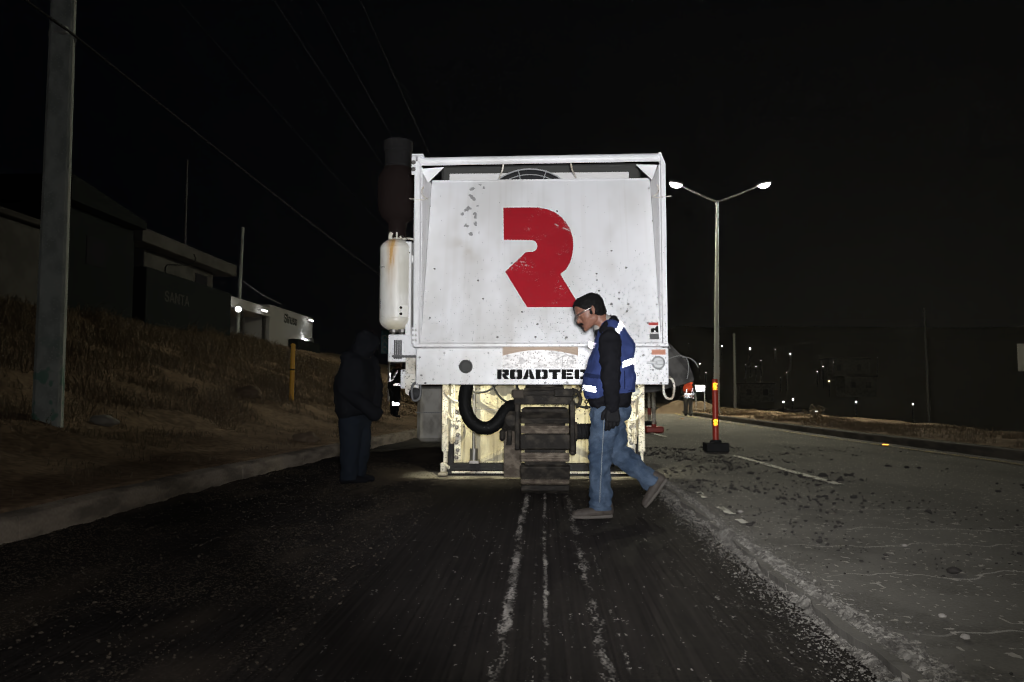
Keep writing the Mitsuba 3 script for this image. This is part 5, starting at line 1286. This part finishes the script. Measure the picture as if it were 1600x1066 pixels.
def road_stud(x, y, lab):
    t = thing('road_stud', lab, 'road stud', 'yellow reflective road studs')
    z = .066
    obj('body', prism(Polygon([(-.06, 0), (.06, 0), (.035, .022), (-.035, .022)]), .12, lambda u, v, w: (x - .06 + w, y + u, z + v)), 'm_yellowline', t)
    obj('reflector', quad_retro((x - .058, y - .062, z + .001), (x + .058, y - .062, z + .001), (x + .058, y - .040, z + .026), (x - .058, y - .040, z + .026), (0, -.8, .5), .012), 'm_tape_yellow', t)
road_stud(6.14, 14.75, 'yellow reflective stud glowing on the yellow edge line')
road_stud(5.10, 29.9, 'faint far reflective stud on the road below the orange worker')

# street lamp with two arms
SL = thing('street_lamp', 'tall grey double armed street lamp with two lit heads right of the machine', 'street lamp')
apex = np.array([7.22, 33.0, 8.95])
obj('pole', tube([(7.05, 33, .1), (7.12, 33, 4.5), apex], [.125, .095, .062], 16), 'm_galv', SL, smooth=40)
obj('base_plate', [box(6.83, 7.27, 32.8, 33.2, .12, .22, .01)] + [tube([(7.05 + a, 33 + b, .2), (7.05 + a, 33 + b, .28)], .02, 6) for a in (-.17, .17) for b in (-.15, .15)], 'm_galv', SL)
for s, end, n_em in ((-1, np.array([5.66, 33.0, 9.70]), (9.5, 9.3, 7.2)), (1, np.array([9.02, 33.0, 9.66]), (9.5, 9.3, 7.2))):
    arm = obj('arm', tube(spline([apex, (apex + end) / 2 + (0, 0, -.03), end], 12), np.linspace(.045, .032, 12), 10), 'm_galv', SL, smooth=True)
    d = end - apex; d /= np.linalg.norm(d)
    rot = trimesh.transformations.rotation_matrix(-s * .22 * 1.0 if s > 0 else .22, [0, 1, 0])
    hm = box(-.30, .30, -.15, .15, -.04, .05, .03); hm.apply_transform(rot); hm.apply_translation(end + d * .15)
    hk = obj('lamp_head', hm, 'm_grey', SL)
    pl = box(-.24, .24, -.12, .12, -.055, -.042, .003)
    # lens bulged below the head, its shape standing in for the lamp glare
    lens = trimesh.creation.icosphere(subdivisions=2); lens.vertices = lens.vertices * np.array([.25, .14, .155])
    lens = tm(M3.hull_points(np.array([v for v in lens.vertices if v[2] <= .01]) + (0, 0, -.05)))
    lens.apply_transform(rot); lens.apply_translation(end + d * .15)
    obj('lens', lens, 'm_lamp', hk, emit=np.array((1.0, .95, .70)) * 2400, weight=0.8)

def pole(name, x0, y0, x1, z1, r0, r1, bsdf, lab, group=None, cat='pole'):
    z0 = float(terrain(np.array([x0]), np.array([y0]))[0]) - .1
    k = obj(name, tube([(x0, y0, z0), (x1, y0, z1)], [r0, r1], 12), bsdf, smooth=40)
    return tag(k, lab, cat, group)
p0 = (11.364, 48, 0.05)
pole('bare_pole', p0[0], 48, p0[0], 4.6, .09, .07, 'm_dullpole', 'slim grey pole on the verge right of the street lamp')
p0 = (18.909, 40, -0.097)
pole('bare_pole', p0[0], 40, p0[0] - .1, 5.2, .07, .05, 'm_cable', 'barely visible dark pole far right beyond the verge')

# white roadside board near the orange worker
t = thing('sign_board', 'small blank white board shining on its post beside the orange worker', 'sign')
a, b = (6.925, 37, 1.073), (7.411, 37, 1.396)
obj('panel', box(a[0], b[0], 37.005, 37.03, a[2], b[2], .004), 'm_label_white', t)
obj('reflective_face', quad_retro((a[0] + .01, 37, a[2] + .01), (b[0] - .01, 37, a[2] + .01), (b[0] - .01, 37, b[2] - .01), (a[0] + .01, 37, b[2] - .01), (0, -1, 0), .03), 'm_tape', t)
obj('post', [tube([(b[0] - .03, 37.06, .05), (b[0] - .03, 37.06, b[2])], .025, 8), tube([(a[0] + .06, 37.06, .05), (a[0] + .06, 37.06, b[2])], .02, 8)], 'm_galv', t)

# heap of sandy soil by the far roadside
cx_, cy_ = (6.871, 39, 0.226)[0], 39.0
gx, gy = np.meshgrid(np.linspace(-2.6, 2.6, 61), np.linspace(-2.0, 2.0, 45))
gz = .62 * np.exp(-((gx + .3) / 1.05) ** 2 - (gy / .95) ** 2) + .45 * np.exp(-((gx - 1.0) / .7) ** 2 - (gy / .7) ** 2) + (meshkit.fbm(np.stack([gx * 2.2, gy * 2.2, 0 * gx], -1), 4, 3) - .5) * .22 * np.exp(-(gx / 1.7) ** 2 - (gy / 1.4) ** 2) - .10
n_, m_ = gx.shape[1], gx.shape[0]
ii, jj = np.meshgrid(np.arange(n_ - 1), np.arange(m_ - 1)); aa = (jj * n_ + ii).ravel()
tag(obj('soil_heap', trimesh.Trimesh(np.stack([(gx + cx_).ravel(), (gy + cy_).ravel(), (gz + .12).ravel()], 1), np.vstack([np.stack([aa, aa + 1, aa + n_ + 1], 1), np.stack([aa, aa + n_ + 1, aa + n_], 1)]), process=False), 'm_sand', smooth=True), 'low heap of sandy soil behind the orange worker', 'soil heap')

# pale hoarding at the right edge
t = thing('hoarding', 'dim pale hoarding panel at the right edge of view', 'hoarding')
a, b = (31.978, 55, 2.505), (34.076, 55, 4.358)
obj('panel', box(a[0], b[0], 55, 55.1, a[2], b[2], .01), 'm_label_white', t)
obj('post', [tube([(a[0] + .6, 55.15, -4), (a[0] + .6, 55.15, b[2])], .08, 8), tube([(b[0] - .6, 55.15, -4), (b[0] - .6, 55.15, b[2])], .08, 8)], 'm_galv', t)

# distant lamps on the hillside and in the valley
FL = [(58.3, 323, 21.08, 15.66, 1, 'white lamp high on the hillside just right of the machine\'s curtain'), (64.0, 289, 18.01, 12.6, 1, 'white lamp on the hillside next to the street lamp pole, right of it'), (64.8, 253, 15.06, 7.17, 2, 'brightest white lamp on the hillside, right of the street lamp'),
      (52.2, 269, 10.94, 5.6, 1, 'yellowish lamp low on the hillside between curtain and street lamp'), (19.1, 95, 3.49, -1.71, .5, 'small lamp above the blank white board'), (77.5, 270, 15.67, 10.23, .4, 'faint topmost lamp right of the brightest hillside lamp'),
      (78.5, 257, 13.62, 8.18, 1, 'clear white lamp second to the right of the brightest hillside lamp'), (59.6, 238, 9.49, 4.14, .4, 'faint lamp below the brightest hillside lamp'), (60.5, 230, 8.66, 3.29, .6, 'small lamp below and right of the brightest hillside lamp'),
      (75.9, 220, 8.3, 2.84, .7, 'upper of two small lamps left of the middle of the hillside'), (69.6, 206, 6.53, 1.06, .6, 'small lamp alone in the middle of the slope'), (62.8, 209, 6.45, 1.05, .6, 'small lamp in the slope above the valley lamps'),
      (64.1, 182, 3.73, -1.7, 1, 'yellow lamp at the foot of the hill among dim trees'), (28.1, 95, .02, -4.53, 1.3, 'left lamp of the pair in the valley'), (29.2, 95, .29, -4.79, 1.4, 'right lamp of the pair in the valley'), (31.9, 95, -1.1, -5.21, 1.9, 'bright lamp lowest in the valley, just above the verge'),
      (36.5, 95, .03, -5.32, 1.2, 'lone valley lamp right of the bright lowest one'), (43.0, 95, -.27, -5.32, 1.1, 'rightmost lamp in the valley'), (100.8, 245, 11.82, 6.36, .5, 'faint lamp far right on the hillside'), (58.3, 199, 4.93, -.52, .4, 'faint lamp left of centre low on the slope'),
      (64.9, 241, 10.94, 5.45, .35, 'very faint lamp right of the brightest hillside lamp, a little lower'), (83.5, 233, 10.02, 4.62, .35, 'very faint lamp right of the middle of the hillside'), (71.0, 190, 4.74, -.75, .5, 'faint lamp right of the yellow lamp at the foot of the hill'),
      (-26.1, 120, 10.55, 5, .45, 'tiny red lamp above the hooded person'), (-25.2, 120, 9.5, 5, .5, 'tiny white lamp just right of the hooded person\'s head')]
FL_COL = {12: (1, .85, .35), 3: (1, .95, .75), 23: (1, .12, .08)}
for i, (x, y, z, zg, s, lab) in enumerate(FL):
    t = thing('distant_lamp', lab, 'lamp', 'distant lamps across the valley')
    d = math.hypot(x, y); r = .66 * s * d / 1244 + .02
    g = trimesh.creation.icosphere(subdivisions=1, radius=r); g.apply_translation((x, y, z))
    obj('globe', g, 'm_lamp', t, emit=np.array(FL_COL.get(i, (1, 1, .95))) * 16, weight=0.01)
    gz_ = float(terrain(np.array([float(x)]), np.array([float(y)]))[0])
    obj('post', tube([(x, y + r, min(gz_, z - 1) - .3), (x, y + r, z)], .06, 6), 'm_cable', t)
# dim houses round the lamps
for i, (x, y, w, h, lab) in enumerate(((52, 196, 8, 5, 'dim house on the far slope left of centre'), (90, 238, 12, 6, 'dim long house high on the far slope'), (73, 186, 7, 4.5, 'dim house at the foot of the far hill'), (31, 99, 6, 4, 'dim shed in the valley behind the bright lowest lamp'))):
    t = thing('distant_house', lab, 'house', 'dim houses across the valley')
    zg = float(terrain(np.array([float(x)]), np.array([float(y)]))[0]) - .5
    obj('wall', box(x - w / 2, x + w / 2, y + 1, y + 7, zg, zg + h, .02), 'm_wall', t)
    obj('roof', box(x - w / 2 - .3, x + w / 2 + .3, y + .6, y + 7.4, zg + h + .01, zg + h + .3, .02), 'm_wall_brown', t)
    for k_ in range(2):
        obj('window', box(x - w / 4 + k_ * w / 2 - .6, x - w / 4 + k_ * w / 2 + .6, y + .96, y + .995, zg + h * .45, zg + h * .75, .004), 'm_glass_dark', t)

# ================================================================ left side: pole, wires, post, buildings
UP = thing('utility_pole', 'thick tapered concrete utility pole standing on the left verge', 'utility pole')
zb = float(terrain(np.array([-5.9]), np.array([9.3]))[0]) - .15
def oct_pole(x, y, z0, z1, w0, w1):
    pts = []
    for z, w in ((z0, w0), (z1, w1)):
        c = w * .22
        for sx, sy in ((1, 0), (1, 1), (0, 1), (-1, 1), (-1, 0), (-1, -1), (0, -1), (1, -1)):
            pass
        for (a, b) in ((w, w - c), (w - c, w), (-w + c, w), (-w, w - c), (-w, -w + c), (-w + c, -w), (w - c, -w), (w, -w + c)):
            pts.append((x + a, y + b, z))
    m = tm(M3.hull_points(np.array(pts)))
    m.apply_translation((-x, -y, 0)); m.apply_transform(trimesh.transformations.rotation_matrix(.42, [0, 0, 1])); m.apply_translation((x, y, 0))
    return m
obj('shaft', oct_pole(-5.91, 9.3, zb, 10.4, .152, .105), 'm_concrete', UP)
obj('crossarm', [box(-7.6, -3.55, 9.22, 9.32, 9.0, 9.12, .01)], 'm_galv', UP)
obj('cable_clamp', [lathe([(.142, 0), (.156, 0), (.156, .05), (.142, .05)], (-5.91, 9.3, 5.36), 24), box(-5.86, -5.74, 9.08, 9.16, 5.34, 5.43, .01)], 'm_galv', UP)
UP2 = thing('utility_pole', 'far concrete utility pole hidden behind the machine', 'utility pole')
zb = float(terrain(np.array([-5.9]), np.array([58.0]))[0]) - .2
obj('shaft', oct_pole(-5.9, 58.0, zb, 10.4, .15, .10), 'm_concrete', UP2)
obj('crossarm', [box(-7.6, -3.55, 57.92, 58.02, 9.0, 9.12, .01)], 'm_galv', UP2)
def wire(name, pts, r, lab, sag=.5):
    P = []
    for a, b in zip(pts[:-1], pts[1:]):
        a, b = np.array(a, float), np.array(b, float)
        for t_ in np.linspace(0, 1, 24)[(1 if P else 0):]:
            p = a + (b - a) * t_; p[2] -= sag * 4 * t_ * (1 - t_); P.append(p)
    tag(obj(name, tube(P, r, 5), 'm_cable', smooth=True), lab, 'cable', 'overhead cables')
wire('overhead_cable', [(-5.76, -40, 5.6), (-5.74, 9.3, 5.38), (-5.74, 58, 5.6)], .016, 'thick overhead cable clamped to the concrete pole', .35)
for x_, lab in ((-7.4, 'leftmost thin overhead wire'), (-5.45, 'second thin overhead wire from the left'), (-4.6, 'third thin overhead wire from the left'), (-3.7, 'rightmost thin overhead wire')):
    wire('overhead_wire', [(x_, -40, 9.2), (x_, 9.3, 9.16), (x_, 58, 9.16)], .006, lab, .45)

yp = (-5.763, 18, 0.694)
t = thing('marker_post', 'yellow marker post with a black ring on the left bank', 'marker post')
zg = float(terrain(np.array([yp[0]]), np.array([18.0]))[0])
zt = (-5.774, 18, 2.097)[2]
obj('post', tube([(yp[0], 18, zg - .1), (yp[0] + .02, 18, zt)], .050, 14), 'm_yellow_post', t, smooth=40)
obj('cap', lathe([(0, 0), (.056, 0), (.056, .02), (.03, .045), (0, .05)], (yp[0] + .02, 18, zt), 14), 'm_yellow_post', t, smooth=40)
obj('ring', lathe([(.051, 0), (.055, 0), (.055, .03), (.051, .03)], (yp[0] + .01, 18, zg + (zt - zg) * .55), 14), 'm_ink', t, smooth=40)

def house_box(t, name, x0, x1, y0, y1, z0, z1, bsdf, c=.02):
    return obj(name, box(x0, x1, y0, y1, z0, z1, c), bsdf, t)
def wall_text(t, text, x, y0, z0, h, bsdf, stretch=1.0):
    m = meshkit.text_mesh(text, h, .01, True); v = np.array(m.vertices)
    m.vertices = np.stack([x + v[:, 2], y0 + v[:, 0] * stretch, z0 + v[:, 1]], 1)
    return obj('lettering', m, bsdf, t)
t = thing('house', 'flat roofed house with a white overhanging slab on top of the left bank', 'house')
house_box(t, 'wall', -19.0, -13.0, 25.2, 30.6, 3.2, 5.72, 'm_wall')
house_box(t, 'roof', -19.6, -12.45, 24.0, 31.6, 5.73, 6.18, 'm_wall')
fw = house_box(t, 'front_wall', -12.99, -12.5, 24.4, 31.2, 2.9, 5.0, 'm_wall_dark')
wall_text(t, 'SANTA', -12.495, 25.6, 4.05, .34, 'm_wall_text', 1.15)
obj('cable', tube(spline([(-12.44, 27.6, 5.95), (-12.42, 27.7, 5.75), (-12.9, 27.2, 5.5), (-12.98, 26.7, 5.4), (-12.98, 26.6, 4.9)], 16), .02, 6), 'm_rubber', t)
obj('window', box(-12.99, -12.97, 29.0, 30.0, 5.05, 5.5, .003), 'm_glass_dark', t)
t = thing('house', 'dark gabled house behind the concrete pole on the bank', 'house')
house_box(t, 'wall', -20.0, -12.7, 20.3, 24.0, 2.9, 6.05, 'm_wall_dark')
obj('roof', prism(Polygon([(20.0, 6.06), (23.95, 6.06), (23.95, 6.30), (20.0, 6.75)]), 8.0, lambda u, v, w: (-20.3 + w, u, v)), 'm_wall_dark', t)
obj('window', box(-12.70, -12.68, 21.4, 22.4, 4.6, 5.4, .003), 'm_glass_dark', t)
t = thing('house', 'pale walled shed at the left edge of view on the bank', 'house')
house_box(t, 'wall', -20.5, -13.0, 15.0, 20.0, 2.9, 5.25, 'm_wall')
house_box(t, 'roof', -20.8, -12.8, 14.8, 20.2, 5.26, 5.42, 'm_wall_brown')
obj('door', box(-13.0, -12.97, 16.4, 17.4, 3.2, 5.0, .004), 'm_wall_brown', t)
t = thing('shop', 'low white walled shop with outdoor lamps and painted sign at the end of the bank', 'shop')
house_box(t, 'wall', -22.0, -14.2, 40.6, 48.2, 3.2, 5.62, 'm_shop_wall')
house_box(t, 'canopy', -22.0, -14.15, 33.2, 40.58, 4.95, 5.42, 'm_shop_wall')
house_box(t, 'back_wall', -22.0, -16.5, 33.6, 40.5, 3.2, 4.94, 'm_wall_brown')
for y_ in (34.0, 37.0, 40.0):
    obj('column', box(-14.4, -14.25, y_, y_ + .15, 3.3, 4.94, .01), 'm_wall_brown', t)
wall_text(t, 'Siruss', -14.195, 42.8, 4.90, .46, 'm_ink', 1.25)
obj('planter', box(-14.15, -13.6, 43.5, 47.9, 3.2, 4.02, .03), 'm_wall_dark', t)
def wall_lamp(x, y, z, r, ln, rad, lab):
    k = thing('wall_lamp', lab, 'lamp', 'lamps on the shop')
    m = tube([(x, y - ln / 2, z), (x, y + ln / 2, z)], r, 8) if ln > 0 else trimesh.creation.icosphere(subdivisions=2, radius=r)
    if ln == 0: m.apply_translation((x, y, z))
    obj('bulb', m, 'm_lamp', k, emit=np.array((1, .99, .95)) * rad, weight=0.05)
    obj('bracket', box(x - .32, x - r - .01, y - .03, y + .03, z + .02, z + .06, .004), 'm_darkgrey', k)
wall_lamp(-13.8, 35.3, 4.80, .13, 0, 12, 'round bright lamp at the left end of the shop canopy')
wall_lamp(-13.85, 38.8, 5.10, .05, .62, 7, 'short tube lamp under the middle of the shop canopy')
wall_lamp(-13.9, 46.9, 5.36, .05, .62, 7, 'short tube lamp at the right end of the shop wall')
k = thing('ground_lamp', 'lamp in the planter shining up the painted shop wall', 'lamp')
g = trimesh.creation.icosphere(subdivisions=1, radius=.07); g.apply_translation((-13.98, 46.2, 4.12))
obj('bulb', g, 'm_lamp', k, emit=(480, 480, 470), weight=0.12)
obj('shade', box(-13.76, -13.60, 46.1, 46.5, 4.03, 4.24, .01), 'm_darkgrey', k)
x0, y0 = (-14.488, 37, 5.391)[0], 37.0
pole('service_pole', x0, y0, x0 + .15, (-14.445, 37, 8.922)[2], .10, .07, 'm_concrete', 'thin service pole standing at the shop canopy')
x0 = (-16.662, 36, 6.777)[0]
pole('service_pole', x0, 36.0, x0, (-16.712, 36, 11.914)[2], .06, .045, 'm_darkgrey', 'tall dark mast behind the flat roofed house')
a, b = (-14.356, 37, 6.399), (-13.734, 41, 5.652)
tag(obj('service_wire', tube([a, ((np.array(a) + np.array(b)) / 2 - (0, 0, .12)), b], .012, 5), 'm_galv'), 'slack wire from the service pole down to the shop', 'cable')
# teal board behind the striped worker
t = thing('poster_board', 'teal poster board with pale rings left of the machine', 'poster board')
a, b = (-5.576, 27, 2.354), (-5.231, 27, 3.187)
obj('panel', box(a[0], b[0], 27, 27.05, a[2], b[2], .006), 'm_teal', t)
obj('print', [prism(LineString([(a[0] + .13 + .08 * math.cos(q), a[2] + zz_ + .08 * math.sin(q)) for q in np.linspace(0, 5, 20)]).buffer(.015), .004, facing(26.998)) for zz_ in (.14, .33, .55)], 'm_grey', t)
obj('post', tube([(b[0] - .08, 27.1, .1), (b[0] - .08, 27.1, b[2])], .04, 8), 'm_galv', t)
